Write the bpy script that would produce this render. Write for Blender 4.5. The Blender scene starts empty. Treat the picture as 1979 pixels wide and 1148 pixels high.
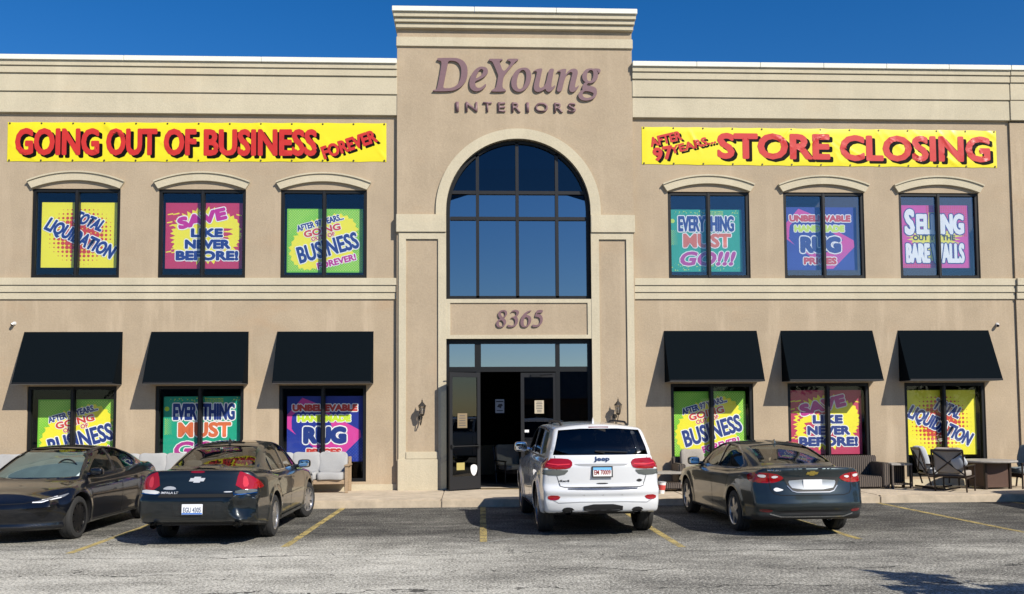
import bpy, bmesh, math, random
import numpy as np
from mathutils import Vector, Matrix
from mathutils.bvhtree import BVHTree
from mathutils.geometry import tessellate_polygon
R = math.radians
SC = bpy.context.scene
COL = SC.collection
random.seed(7); RNG = np.random.RandomState(7)

# ------------------------------------------------------------------ camera, sky, sun, exposure
cam = bpy.data.objects.new('camera', bpy.data.cameras.new('camera')); COL.objects.link(cam); SC.camera = cam
PITCH, YAW, ROLL = 0.05965, 0.04466, -0.005636
fw = Vector((math.sin(YAW)*math.cos(PITCH), math.cos(YAW)*math.cos(PITCH), math.sin(PITCH)))
r0 = Vector((math.cos(YAW), -math.sin(YAW), 0)); u0 = r0.cross(fw)
rt = r0*math.cos(ROLL)+u0*math.sin(ROLL); up = -r0*math.sin(ROLL)+u0*math.cos(ROLL)
M = Matrix((rt, up, -fw)).transposed().to_4x4(); M.translation = Vector((0, -22.13, 1.97)); cam.matrix_world = M
cam.data.sensor_width = 36; cam.data.lens = 1800/1979*36; cam.data.shift_y = (689.04-574)/1979
cam.data.clip_end = 2000; cam.data.clip_start = .1

SUN_AZ, SUN_EL = math.atan2(.50, -.60), R(38.4)      # towards the sun: right of the facade normal, behind the camera
world = bpy.data.worlds.new('World'); SC.world = world; world.use_nodes = True
nt = world.node_tree; bg = nt.nodes['Background']
sky = nt.nodes.new('ShaderNodeTexSky'); sky.sky_type = 'NISHITA'; sky.sun_disc = False
sky.sun_elevation = SUN_EL; sky.sun_rotation = SUN_AZ
sky.altitude = 300; sky.air_density = 1.0; sky.dust_density = 0.3; sky.ozone_density = 4.0
hs = nt.nodes.new('ShaderNodeHueSaturation'); hs.inputs['Saturation'].default_value = 1.36; hs.inputs['Hue'].default_value = .508
nt.links.new(sky.outputs[0], hs.inputs['Color']); nt.links.new(hs.outputs[0], bg.inputs[0]); bg.inputs[1].default_value = 0.09
sun = bpy.data.objects.new('sun', bpy.data.lights.new('sun', 'SUN')); COL.objects.link(sun)
sun.data.energy = 5.0; sun.data.angle = R(.5); sun.data.color = (1, .93, .82)
sd = Vector((math.sin(SUN_AZ)*math.cos(SUN_EL), math.cos(SUN_AZ)*math.cos(SUN_EL), math.sin(SUN_EL)))
sun.rotation_euler = sd.to_track_quat('Z', 'Y').to_euler()
SC.view_settings.view_transform = 'Standard'; SC.view_settings.look = 'None'
SC.view_settings.exposure = 0.36; SC.view_settings.gamma = 1.0; SC.view_settings.use_curve_mapping = False
SC.render.engine = 'CYCLES'; SC.cycles.max_bounces = 8; SC.cycles.transparent_max_bounces = 16; SC.cycles.use_denoising = True

# ------------------------------------------------------------------ materials
MATS = {}
def pmat(name, col, rough=.6, metal=0., coat=0., spec=.5, **kw):
    if name in MATS: return MATS[name]
    m = bpy.data.materials.new(name); m.use_nodes = True
    b = m.node_tree.nodes['Principled BSDF']
    b.inputs['Base Color'].default_value = (*col, 1); b.inputs['Roughness'].default_value = rough
    b.inputs['Metallic'].default_value = metal; b.inputs['Coat Weight'].default_value = coat
    b.inputs['Coat Roughness'].default_value = .02; b.inputs['Specular IOR Level'].default_value = spec
    MATS[name] = m; return m
class NT:
    def __init__(s, m): s.t = m.node_tree; s.b = s.t.nodes['Principled BSDF']; s.co = s.n('ShaderNodeTexCoord')
    def n(s, ty, **kw):
        o = s.t.nodes.new(ty)
        for k, v in kw.items(): setattr(o, k, v)
        return o
    def l(s, a, b): s.t.links.new(a, b)
    def val(s, sock, v):
        if hasattr(v, 'is_output'): s.l(v, sock)
        elif v is not None: sock.default_value = v
    def mapping(s, scale=(1, 1, 1), loc=(0, 0, 0), rot=(0, 0, 0), src='Object'):
        m = s.n('ShaderNodeMapping'); s.l(s.co.outputs[src], m.inputs[0])
        m.inputs['Scale'].default_value = scale; m.inputs['Location'].default_value = loc; m.inputs['Rotation'].default_value = rot
        return m.outputs[0]
    def noise(s, vec, scale, detail=4, rough=.55):
        o = s.n('ShaderNodeTexNoise'); s.l(vec, o.inputs['Vector']); o.inputs['Scale'].default_value = scale
        o.inputs['Detail'].default_value = detail; o.inputs['Roughness'].default_value = rough; return o.outputs['Fac']
    def ramp(s, fac, stops):
        o = s.n('ShaderNodeValToRGB'); s.l(fac, o.inputs[0]); e = o.color_ramp.elements
        while len(e) < len(stops): e.new(.5)
        for q, (p, c) in zip(e, stops):
            q.position = p; q.color = (c, c, c, 1) if not hasattr(c, '__len__') else (*c, 1)
        return o.outputs[0]
    def mix(s, fac, a, b, mode='MIX'):
        o = s.n('ShaderNodeMix'); o.data_type = 'RGBA'; o.blend_type = mode
        s.val(o.inputs[0], fac); s.val(o.inputs[6], a if not isinstance(a, tuple) else (*a, 1)); s.val(o.inputs[7], b if not isinstance(b, tuple) else (*b, 1))
        return o.outputs[2]
    def math(s, op, a, b=None, c=None):
        o = s.n('ShaderNodeMath', operation=op); s.val(o.inputs[0], a)
        if b is not None: s.val(o.inputs[1], b)
        if c is not None: s.val(o.inputs[2], c)
        return o.outputs[0]
    def bump(s, h, strength=.3, dist=.01):
        o = s.n('ShaderNodeBump'); o.inputs['Strength'].default_value = strength; o.inputs['Distance'].default_value = dist
        s.l(h, o.inputs['Height']); s.l(o.outputs[0], s.b.inputs['Normal'])
def stucco(name, col, var=.12, streak=0.):
    m = pmat(name, col, .92, spec=.2); t = NT(m)
    v = t.mapping(); a = t.noise(v, 1.1, 5); b = t.noise(v, 26, 3, .7); c = t.noise(v, 110, 2)
    f = t.math('ADD', t.math('MULTIPLY', a, .5), t.math('MULTIPLY', b, .5))
    lo = tuple(x*(1-var*1.3) for x in col); hi = tuple(x*(1+var) for x in col)
    colr = t.ramp(f, [(.32, lo), (.68, hi)])
    if streak:
        w = t.noise(t.mapping((1.6, 1, .22)), 1.4, 5, .65)
        colr = t.mix(t.ramp(w, [(.52, 0.), (.75, streak)]), colr, tuple(min(1, x*1.22+.02) for x in col))
        w2 = t.noise(t.mapping((.5, 1, 1.1), loc=(5, 0, 3)), .9, 4, .6)
        colr = t.mix(t.ramp(w2, [(.55, 0.), (.8, streak*.8)]), colr, (col[0]*1.02, col[1]*.86, col[2]*.74))
    t.l(colr, t.b.inputs['Base Color'])
    h = t.math('ADD', t.math('MULTIPLY', b, .6), t.math('MULTIPLY', c, .5)); t.bump(h, .55, .012)
    return m
def speckled(name, col, rough, scale, var, bump=.2, metal=0., stretch=(1, 1, 1)):
    m = pmat(name, col, rough, metal); t = NT(m); v = t.mapping(stretch)
    a = t.noise(v, scale, 5, .65)
    t.l(t.ramp(a, [(.3, tuple(x*(1-var) for x in col)), (.7, tuple(min(1, x*(1+var)) for x in col))]), t.b.inputs['Base Color'])
    if bump: t.bump(a, bump, .01)
    return m
def thin_glass(name, tint=(.75, .82, .82), refl=.06, rough=0.0, rcol=(1, 1, 1), fr=.75):
    if name in MATS: return MATS[name]
    m = bpy.data.materials.new(name); m.use_nodes = True; t = m.node_tree; t.nodes.clear()
    o = t.nodes.new('ShaderNodeOutputMaterial'); tr = t.nodes.new('ShaderNodeBsdfTransparent'); g = t.nodes.new('ShaderNodeBsdfGlossy')
    mx = t.nodes.new('ShaderNodeMixShader'); lw = t.nodes.new('ShaderNodeLayerWeight'); ma = t.nodes.new('ShaderNodeMath'); ma.operation = 'MULTIPLY_ADD'
    tr.inputs[0].default_value = (*tint, 1); g.inputs[0].default_value = (*rcol, 1); g.inputs['Roughness'].default_value = rough
    lw.inputs[0].default_value = .35; ma.inputs[1].default_value = fr; ma.inputs[2].default_value = refl; ma.use_clamp = True
    t.links.new(lw.outputs['Fresnel'], ma.inputs[0]); lw.inputs[0].default_value = .18
    t.links.new(ma.outputs[0], mx.inputs[0]); t.links.new(tr.outputs[0], mx.inputs[1]); t.links.new(g.outputs[0], mx.inputs[2])
    t.links.new(mx.outputs[0], o.inputs[0]); MATS[name] = m; return m

TAN = stucco('tan_stucco', (.402, .320, .222), .13, .9)
TANU = stucco('tan_stucco_upper', (.386, .309, .217), .11, .45)
CREAM = stucco('cream_stucco', (.50, .445, .325), .10, .35)
COPING = stucco('white_metal_coping', (.74, .73, .64), .05)
BLACKF = pmat('black_frame', (.008, .0085, .009), .5, spec=.3)
BRONZE = pmat('dark_bronze_frame', (.018, .018, .019), .45, .2, spec=.35)
MAUVE = speckled('mauve_letter', (.165, .092, .104), .55, 20, .08, 0)
CONC = speckled('concrete', (.46, .385, .285), .9, 3.5, .2, .25)
CANVAS = speckled('navy_black_canvas', (.0028, .0052, .0075), .95, 180, .25, .3); CANVAS.node_tree.nodes['Principled BSDF'].inputs['Specular IOR Level'].default_value = .05
CANVAS_IN = pmat('awning_lining', (.02, .02, .022), .95)
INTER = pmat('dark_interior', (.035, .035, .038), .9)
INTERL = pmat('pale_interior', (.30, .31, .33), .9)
G_UP = thin_glass('upper_window_glass', (.97, .98, .99), .035, rcol=(.72, .88, 1))
G_UPR = thin_glass('upper_window_glass_right', (.96, .97, .98), .075, rcol=(.72, .88, 1))
G_LOW = thin_glass('shop_window_glass', (.98, .99, .99), .012, fr=.3)
G_ARCH = thin_glass('coated_arch_glass', (.07, .09, .12), .33, rcol=(.74, .84, .95))
G_ARCHT = thin_glass('clear_arch_glass', (.06, .08, .09), .055, rcol=(.55, .8, 1))
G_TRANS = thin_glass('transom_glass', (.15, .18, .2), .38, rcol=(.8, .88, 1))
G_DOOR = thin_glass('door_glass', (.28, .30, .30), .06)

# ------------------------------------------------------------------ mesh helpers
class MB:
    """collects shapes into one mesh"""
    def __init__(s): s.v = []; s.f = []; s.m = []
    def add(s, vs, fs, mi=0):
        o = len(s.v); s.v += [tuple(v) for v in vs]; s.f += [tuple(i+o for i in f) for f in fs]; s.m += [mi]*len(fs); return s
    def box(s, x0, x1, y0, y1, z0, z1, mi=0):
        vs = [(x, y, z) for z in (z0, z1) for y in (y0, y1) for x in (x0, x1)]
        return s.add(vs, [(0, 2, 3, 1), (4, 5, 7, 6), (0, 1, 5, 4), (2, 6, 7, 3), (0, 4, 6, 2), (1, 3, 7, 5)], mi)
    def slab(s, outer, holes, y0, y1, mi=0, back=True):
        """polygon in (x,z) with holes, extruded from y0 (front) to y1"""
        loops = [outer]+list(holes); pts = [p for l in loops for p in l]; n = len(pts)
        tri = tessellate_polygon([[Vector((p[0], p[1], 0)) for p in l] for l in loops])
        vs = [(p[0], y0, p[1]) for p in pts]+[(p[0], y1, p[1]) for p in pts]; fs = []
        for a, b, c in tri:
            A, B, C = pts[a], pts[b], pts[c]
            if (B[0]-A[0])*(C[1]-A[1])-(B[1]-A[1])*(C[0]-A[0]) < 0: a, b, c = a, c, b
            fs.append((a, b, c))
            if back: fs.append((a+n, c+n, b+n))
        o = 0
        for li, l in enumerate(loops):
            k = len(l); area = sum(l[i][0]*l[(i+1) % k][1]-l[(i+1) % k][0]*l[i][1] for i in range(k))
            for i in range(k):
                a, b = o+i, o+(i+1) % k
                q = (a, a+n, b+n, b)
                if (area > 0) == (li > 0): q = q[::-1]
                fs.append(q)
            o += k
        return s.add(vs, fs, mi)
    def tube(s, pts, r, n=10, mi=0, cap=True):
        pts = [Vector(p) for p in pts]; rs = r if hasattr(r, '__len__') else [r]*len(pts); vs = []; fs = []
        ref = None
        for i, p in enumerate(pts):
            d = (pts[min(i+1, len(pts)-1)]-pts[max(i-1, 0)]).normalized()
            if ref is None: ref = d.orthogonal().normalized()
            a = (ref-d*ref.dot(d)); a = a.normalized() if a.length > 1e-5 else d.orthogonal().normalized(); ref = a; b = d.cross(a)
            for k in range(n):
                t = 2*math.pi*k/n; vs.append(p+(a*math.cos(t)+b*math.sin(t))*rs[i])
        for i in range(len(pts)-1):
            for k in range(n):
                fs.append((i*n+k, i*n+(k+1) % n, (i+1)*n+(k+1) % n, (i+1)*n+k))
        if cap: fs.append(tuple(range(n-1, -1, -1))); fs.append(tuple((len(pts)-1)*n+k for k in range(n)))
        return s.add(vs, fs, mi)
    def lathe(s, prof, n=24, axis='z', loc=(0, 0, 0), mi=0):
        vs = []; fs = []
        for r, h in prof:
            for k in range(n):
                t = 2*math.pi*k/n; a, b = r*math.cos(t), r*math.sin(t)
                v = (a, b, h) if axis == 'z' else ((a, h, b) if axis == 'y' else (h, a, b))
                vs.append((v[0]+loc[0], v[1]+loc[1], v[2]+loc[2]))
        for i in range(len(prof)-1):
            for k in range(n): fs.append((i*n+k, i*n+(k+1) % n, (i+1)*n+(k+1) % n, (i+1)*n+k))
        return s.add(vs, fs, mi)
    def rbox(s, c, size, e=.35, n=8, mi=0, mat=None):
        """rounded box (super-ellipsoid cushion shape)"""
        vs = []; fs = []
        sg = lambda a, p: math.copysign(abs(a)**p, a)
        N, Mm = 2*n, 4*n
        for i in range(N+1):
            ph = -math.pi/2+math.pi*i/N
            for j in range(Mm):
                th = 2*math.pi*j/Mm
                v = Vector((sg(math.cos(ph), e)*sg(math.cos(th), e)*size[0]/2, sg(math.cos(ph), e)*sg(math.sin(th), e)*size[1]/2, sg(math.sin(ph), e)*size[2]/2))
                if mat is not None: v = mat @ v
                vs.append(v+Vector(c))
        for i in range(N):
            for j in range(Mm): fs.append((i*Mm+j, i*Mm+(j+1) % Mm, (i+1)*Mm+(j+1) % Mm, (i+1)*Mm+j))
        return s.add(vs, fs, mi)
    def xf(s, mat, start=0):
        for i in range(start, len(s.v)): s.v[i] = tuple(mat @ Vector(s.v[i]))
        return s
    def build(s, name, mats, parent=None, smooth=None, recalc=True, bevel=0, loc=None):
        me = bpy.data.meshes.new(name); me.from_pydata(s.v, [], s.f)
        for m in (mats if isinstance(mats, (list, tuple)) else [mats]): me.materials.append(m)
        if any(s.m): me.polygons.foreach_set('material_index', s.m)
        if recalc or bevel:
            b = bmesh.new(); b.from_mesh(me); bmesh.ops.remove_doubles(b, verts=b.verts, dist=1e-5)
            if bevel:
                es = [e for e in b.edges if len(e.link_faces) == 2 and e.calc_face_angle(0) > .6]
                bmesh.ops.bevel(b, geom=es, offset=bevel, segments=2, affect='EDGES', clamp_overlap=True)
            bmesh.ops.recalc_face_normals(b, faces=b.faces); b.to_mesh(me); b.free()
        if smooth is not None:
            me.polygons.foreach_set('use_smooth', [True]*len(me.polygons)); me.set_sharp_from_angle(angle=R(smooth))
        return link(name, me, parent, loc)
def link(name, me, parent=None, loc=None):
    o = bpy.data.objects.new(name, me); COL.objects.link(o)
    if parent is not None: o.parent = parent
    if loc is not None: o.location = loc
    return o
def tag(o, label=None, cat=None, group=None, kind=None):
    if label: o['label'] = label
    if cat: o['category'] = cat
    if group: o['group'] = group
    if kind: o['kind'] = kind
    return o
def empty(name, label, cat, loc=(0, 0, 0), rz=0, group=None):
    o = bpy.data.objects.new(name, None); COL.objects.link(o); o.location = loc; o.rotation_euler = (0, 0, rz); o.empty_display_size = .1
    return tag(o, label, cat, group)
def sub_empty(name, parent, loc=(0, 0, 0), rz=0):
    o = bpy.data.objects.new(name, None); COL.objects.link(o); o.parent = parent; o.location = loc; o.rotation_euler = (0, 0, rz); o.empty_display_size = .05; return o
def copy_tree(o, parent=None):
    c = o.copy(); COL.objects.link(c)
    if parent is not None: c.parent = parent
    for ch in o.children: copy_tree(ch, c)
    return c
def rect(x0, x1, z0, z1): return [(x0, z0), (x1, z0), (x1, z1), (x0, z1)]
def arc(cx, cz, r, a0, a1, n=24): return [(cx+r*math.cos(R(a0+(a1-a0)*i/n)), cz+r*math.sin(R(a0+(a1-a0)*i/n))) for i in range(n+1)]
def arc3(w, z0, z1, n=16):
    """circular arc through (-w,z0),(0,z1),(w,z0) from left to right"""
    h = z1-z0; r = (w*w+h*h)/(2*h); cz = z1-r; a = math.asin(w/r)
    return [(r*math.sin(-a+2*a*i/n), cz+r*math.cos(-a+2*a*i/n)) for i in range(n+1)]
def chaikin(p, it=1):
    for _ in range(it):
        q = []
        for i in range(len(p)):
            a, b = p[i], p[(i+1) % len(p)]
            q += [(a[0]*.75+b[0]*.25, a[1]*.75+b[1]*.25), (a[0]*.25+b[0]*.75, a[1]*.25+b[1]*.75)]
        p = q
    return p

# text: Blender's built-in font turned into triangles
_tc = {}
def text_tris(txt, off=0., res=3):
    k = (txt, off, res)
    if k in _tc: return _tc[k]
    c = bpy.data.curves.new('t', 'FONT'); c.body = txt; c.offset = off; c.resolution_u = res
    o = bpy.data.objects.new('t', c); COL.objects.link(o); dg = bpy.context.evaluated_depsgraph_get()
    me = bpy.data.meshes.new_from_object(o.evaluated_get(dg)); me.calc_loop_triangles()
    v = np.zeros(len(me.vertices)*3); me.vertices.foreach_get('co', v); v = v.reshape(-1, 3)[:, :2]
    t = np.zeros(len(me.loop_triangles)*3, dtype=int); me.loop_triangles.foreach_get('vertices', t); t = t.reshape(-1, 3)
    bpy.data.objects.remove(o); bpy.data.meshes.remove(me); bpy.data.curves.remove(c)
    A = v[t]; cr = (A[:, 1, 0]-A[:, 0, 0])*(A[:, 2, 1]-A[:, 0, 1])-(A[:, 1, 1]-A[:, 0, 1])*(A[:, 2, 0]-A[:, 0, 0])
    t[cr < 0] = t[cr < 0][:, ::-1]
    _tc[k] = (v, t); return _tc[k]
class Print:
    """flat lettering: layers of triangles in a (u,v) plane, each a hair in front of the last"""
    def __init__(s): s.V = []; s.T = []; s.M = []; s.n = 0
    def raw(s, uv, tris, d, mi):
        V = np.column_stack([uv, np.full(len(uv), d)]); s.V.append(V); s.T.append(np.asarray(tris)+s.n); s.M.append(np.full(len(tris), mi)); s.n += len(V)
    def poly(s, pts, d, mi):
        tri = tessellate_polygon([[Vector((p[0], p[1], 0)) for p in pts]]); T = []
        for a, b, c in tri:
            A, B, C = pts[a], pts[b], pts[c]
            T.append((a, b, c) if (B[0]-A[0])*(C[1]-A[1])-(B[1]-A[1])*(C[0]-A[0]) > 0 else (a, c, b))
        if T: s.raw(np.array([(p[0], p[1]) for p in pts]), T, d, mi)
    def disc(s, x, y, r, d, mi, n=8):
        s.poly([(x+r*math.cos(2*math.pi*i/n), y+r*math.sin(2*math.pi*i/n)) for i in range(n)], d, mi)
    def word(s, txt, cx, cy, w, h, rot=0, fill=0, outline=None, ro=.02, bold=.008, d=.001, shear=0, off=.012, arcf=None, taper=0.):
        v, t = text_tris(txt, off)
        mn, mx = v.min(0), v.max(0); q = (v-(mn+mx)/2)/(mx-mn)
        q = q*np.array([w-2*bold, h-2*bold])
        if taper: q[:, 1] *= 1+taper*q[:, 0]/w
        if arcf: q[:, 1] += arcf*(1-(2*q[:, 0]/w)**2)
        q[:, 0] += shear*q[:, 1]
        c, sn = math.cos(R(rot)), math.sin(R(rot)); q = np.column_stack([q[:, 0]*c-q[:, 1]*sn+cx, q[:, 0]*sn+q[:, 1]*c+cy])
        e = .00006
        if outline is not None:
            n = 12
            for i in range(n):
                a = 2*math.pi*i/n; s.raw(q+np.array([math.cos(a), math.sin(a)])*(ro+bold), t, d+i*e, outline)
        n = 8; d2 = d+.0009
        if bold:
            for i in range(n):
                a = 2*math.pi*i/n; s.raw(q+np.array([math.cos(a), math.sin(a)])*bold, t, d2+i*e, fill)
        s.raw(q, t, d2+n*e, fill); return q, t
    def build(s, name, mats, parent, frame, refine=0, disp=None):
        """frame(u,v,d) arrays -> xyz"""
        V = np.concatenate(s.V); T = np.concatenate(s.T); Mi = np.concatenate(s.M)
        if refine:
            for _ in range(5):
                P = V[T]; L = np.max([np.linalg.norm(P[:, i, :2]-P[:, (i+1) % 3, :2], axis=1) for i in range(3)], axis=0)
                big = L > refine
                if not big.any(): break
                A, B, C = V[T[big][:, 0]], V[T[big][:, 1]], V[T[big][:, 2]]; n0 = len(V); k = len(A)
                V = np.concatenate([V, (A+B)/2, (B+C)/2, (C+A)/2]); ab = n0+np.arange(k); bc = ab+k; ca = bc+k; t = T[big]
                nT = np.concatenate([np.column_stack([t[:, 0], ab, ca]), np.column_stack([ab, t[:, 1], bc]), np.column_stack([ca, bc, t[:, 2]]), np.column_stack([ab, bc, ca])])
                Mi = np.concatenate([Mi[~big], np.tile(Mi[big], 4)]); T = np.concatenate([T[~big], nT])
        X = frame(V[:, 0], V[:, 1], V[:, 2])
        me = tri_mesh(name, X, T, mats, Mi); return link(name, me, parent)
def tri_mesh(name, X, T, mats, Mi=None):
    me = bpy.data.meshes.new(name); me.vertices.add(len(X)); me.vertices.foreach_set('co', np.ascontiguousarray(X, dtype=np.float32).ravel())
    me.loops.add(len(T)*3); me.loops.foreach_set('vertex_index', np.ascontiguousarray(T, dtype=np.int32).ravel())
    me.polygons.add(len(T)); me.polygons.foreach_set('loop_start', np.arange(0, len(T)*3, 3, dtype=np.int32))
    for m in (mats if isinstance(mats, (list, tuple)) else [mats]): me.materials.append(m)
    if Mi is not None: me.polygons.foreach_set('material_index', Mi.astype(np.int32))
    me.update(calc_edges=True); return me
# ------------------------------------------------------------------ ground
def asphalt():
    m = pmat('weathered_asphalt', (.16, .155, .145), .9, spec=.25); t = NT(m); v = t.mapping()
    sep = t.n('ShaderNodeSeparateXYZ'); t.l(t.co.outputs['Object'], sep.inputs[0])
    big = t.noise(t.mapping((.22, .6, 1)), 1.0, 5, .6); med = t.noise(t.mapping((.6, 1.15, 1)), 1.0, 6, .68)
    fine = t.noise(v, 30, 2, .6); mid = t.noise(t.mapping((.6, 1, 1)), 5, 5, .72); gr = t.noise(v, 75, 2, .6)
    # the drive lane is worn pale, the parking bays keep their dark sealer
    wear = t.n('ShaderNodeMapRange'); wear.clamp = True; wear.interpolation_type = 'SMOOTHSTEP'
    yy = t.math('ADD', sep.outputs[1], t.math('MULTIPLY', t.math('SUBTRACT', big, .5), 3.4))
    t.l(yy, wear.inputs[0]); wear.inputs[1].default_value = -6.2; wear.inputs[2].default_value = -9.0; wear.inputs[3].default_value = 0; wear.inputs[4].default_value = 1
    xw = t.n('ShaderNodeMapRange'); xw.clamp = True; xw.interpolation_type = 'SMOOTHSTEP'; t.l(sep.outputs[0], xw.inputs[0])
    xw.inputs[1].default_value = 3.0; xw.inputs[2].default_value = -2.0; xw.inputs[3].default_value = .58; xw.inputs[4].default_value = 1
    w = t.math('MULTIPLY', wear.outputs[0], xw.outputs[0])
    f = t.math('ADD', t.math('MULTIPLY', w, .48), t.math('MULTIPLY', t.math('SUBTRACT', med, .5), .95)); f = t.math('ADD', f, t.math('MULTIPLY', t.math('SUBTRACT', mid, .5), .45))
    sp = t.math('ADD', t.math('MULTIPLY', t.math('SUBTRACT', fine, .5), 1.5), t.math('MULTIPLY', t.math('SUBTRACT', gr, .5), 1.1))
    f = t.math('ADD', t.math('ADD', f, .258), sp)
    c = t.ramp(f, [(.0, (.018, .018, .018)), (.32, (.090, .087, .078)), (.62, (.275, .266, .230)), (.95, (.62, .60, .525))])
    # cracks: two long seams along the lane and branching ones
    wob = t.noise(t.mapping((.8, .8, 1)), 1.0, 6, .65); wob2 = t.noise(v, 7, 4, .7)
    cr = None
    for y0, amp in ((-8.95, .8), (-10.35, 1.3), (-11.6, 1.6)):
        yv = t.math('ADD', sep.outputs[1], t.math('MULTIPLY', t.math('SUBTRACT', wob, .5), amp)); yv = t.math('ADD', yv, t.math('MULTIPLY', wob2, .09))
        dd = t.math('ABSOLUTE', t.math('SUBTRACT', yv, y0)); k = t.math('LESS_THAN', dd, t.math('MULTIPLY', t.math('ABSOLUTE', t.math('SUBTRACT', t.noise(v, .7, 3), .42)), .14))
        cr = k if cr is None else t.math('MAXIMUM', cr, k)
    vo = t.n('ShaderNodeTexVoronoi', feature='DISTANCE_TO_EDGE'); dv = t.n('ShaderNodeVectorMath', operation='ADD')
    nz = t.n('ShaderNodeTexNoise'); nz.inputs['Scale'].default_value = 2.2; nz.inputs['Detail'].default_value = 6; t.l(v, nz.inputs['Vector'])
    sc = t.n('ShaderNodeVectorMath', operation='SCALE'); t.l(nz.outputs['Color'], sc.inputs[0]); sc.inputs['Scale'].default_value = .9
    t.l(v, dv.inputs[0]); t.l(sc.outputs[0], dv.inputs[1]); t.l(dv.outputs[0], vo.inputs['Vector']); vo.inputs['Scale'].default_value = .30
    vk = t.math('MULTIPLY', t.math('LESS_THAN', vo.outputs['Distance'], .0032), t.math('GREATER_THAN', t.noise(v, .45, 2), .57))
    cr = t.math('MAXIMUM', cr, vk)
    c = t.mix(t.math('MULTIPLY', cr, .85), c, (.018, .018, .018)); t.l(c, t.b.inputs['Base Color'])
    t.bump(t.math('SUBTRACT', t.math('ADD', fine, t.math('MULTIPLY', gr, .7)), t.math('MULTIPLY', cr, 1.5)), .6, .015)
    return m
ASPH = asphalt()
g = MB(); g.add([(-400, -500, 0), (400, -500, 0), (400, 300, 0), (-400, 300, 0)], [(0, 1, 2, 3)])
tag(g.build('parking_lot', ASPH), kind='structure')
def worn_paint(name, col):
    m = pmat(name, col, .85, spec=.2); t = NT(m); v = t.mapping(); nt_ = m.node_tree
    a = t.noise(v, 3.2, 5, .7); b = t.noise(v, 60, 2, .7); s = t.math('ADD', t.math('MULTIPLY', a, .6), t.math('MULTIPLY', b, .5))
    tr = t.n('ShaderNodeBsdfTransparent'); mx = t.n('ShaderNodeMixShader'); out = nt_.nodes['Material Output']
    t.l(t.ramp(s, [(.46, 0.), (.68, .9)]), mx.inputs[0]); t.l(t.b.outputs[0], mx.inputs[1]); t.l(tr.outputs[0], mx.inputs[2]); t.l(mx.outputs[0], out.inputs[0])
    t.l(t.mix(t.ramp(b, [(.3, 0.), (.7, 1.)]), (col[0]*.7, col[1]*.7, col[2]*.7), col), t.b.inputs['Base Color']); return m
YEL = worn_paint('worn_yellow_paint', (.56, .44, .17))
WHT = worn_paint('worn_white_paint', (.5, .5, .46))
def line(x0, y0, x1, y1, w, name='parking_line', mat=None):
    a, b = Vector((x0, y0)), Vector((x1, y1)); d = (b-a).normalized(); n = Vector((-d.y, d.x))*w/2
    vs = []; k = 14
    for i in range(k+1):
        p = a.lerp(b, i/k)
        for s in (1, -1):
            q = p+n*s*(1+random.uniform(-.08, .08)); vs.append((q.x, q.y, .004))
    m = MB(); m.add(vs, [(2*i, 2*i+1, 2*i+3, 2*i+2) for i in range(k)])
    o = m.build(name, mat or YEL, recalc=False)
    tag(o, kind='structure'); return o
for x0, x1, yb in ((-11.5, -11.4, -8.0), (-8.6, -8.55, -8.2), (-5.75, -5.70, -8.5), (-2.65, -2.75, -8.1), (.25, .19, -7.8), (3.02, 3.06, -8.6), (5.80, 5.94, -8.0), (8.64, 8.87, -7.9), (11.5, 11.9, -7.8)):
    line(x0, -2.56, x1, yb, .115)
line(.25, -7.82, .85, -7.3, .05, 'parking_line', WHT)
line(-3.9, -8.2, -3.6, -7.7, .05, 'parking_line', WHT)
# sidewalk slabs with joints, kerb in front; the ramp edge at the right
sw = bpy.data.objects.new('sidewalk', None); COL.objects.link(sw); tag(sw, kind='structure')
xj = [-21, -17.2, -13.3, -9.4, -5.1, -.62, 4.6, 8.69, 12.9, 17, 21]
for i in range(len(xj)-1):
    m = MB(); m.box(xj[i]+.006, xj[i+1]-.006, -2.38, .6, -.1, .16); m.build('paving_slab', CONC, sw, bevel=.012)
    m = MB(); m.box(xj[i]+.004, xj[i+1]-.004, -2.56, -2.388, -.1, .158); m.build('kerb_stone', CONC, sw, bevel=.02)
m = MB(); m.box(-21, 21, -2.5, .5, -.1, .145); m.build('joint_bed', pmat('joint_dirt', (.12, .1, .08), .95), sw)

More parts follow.
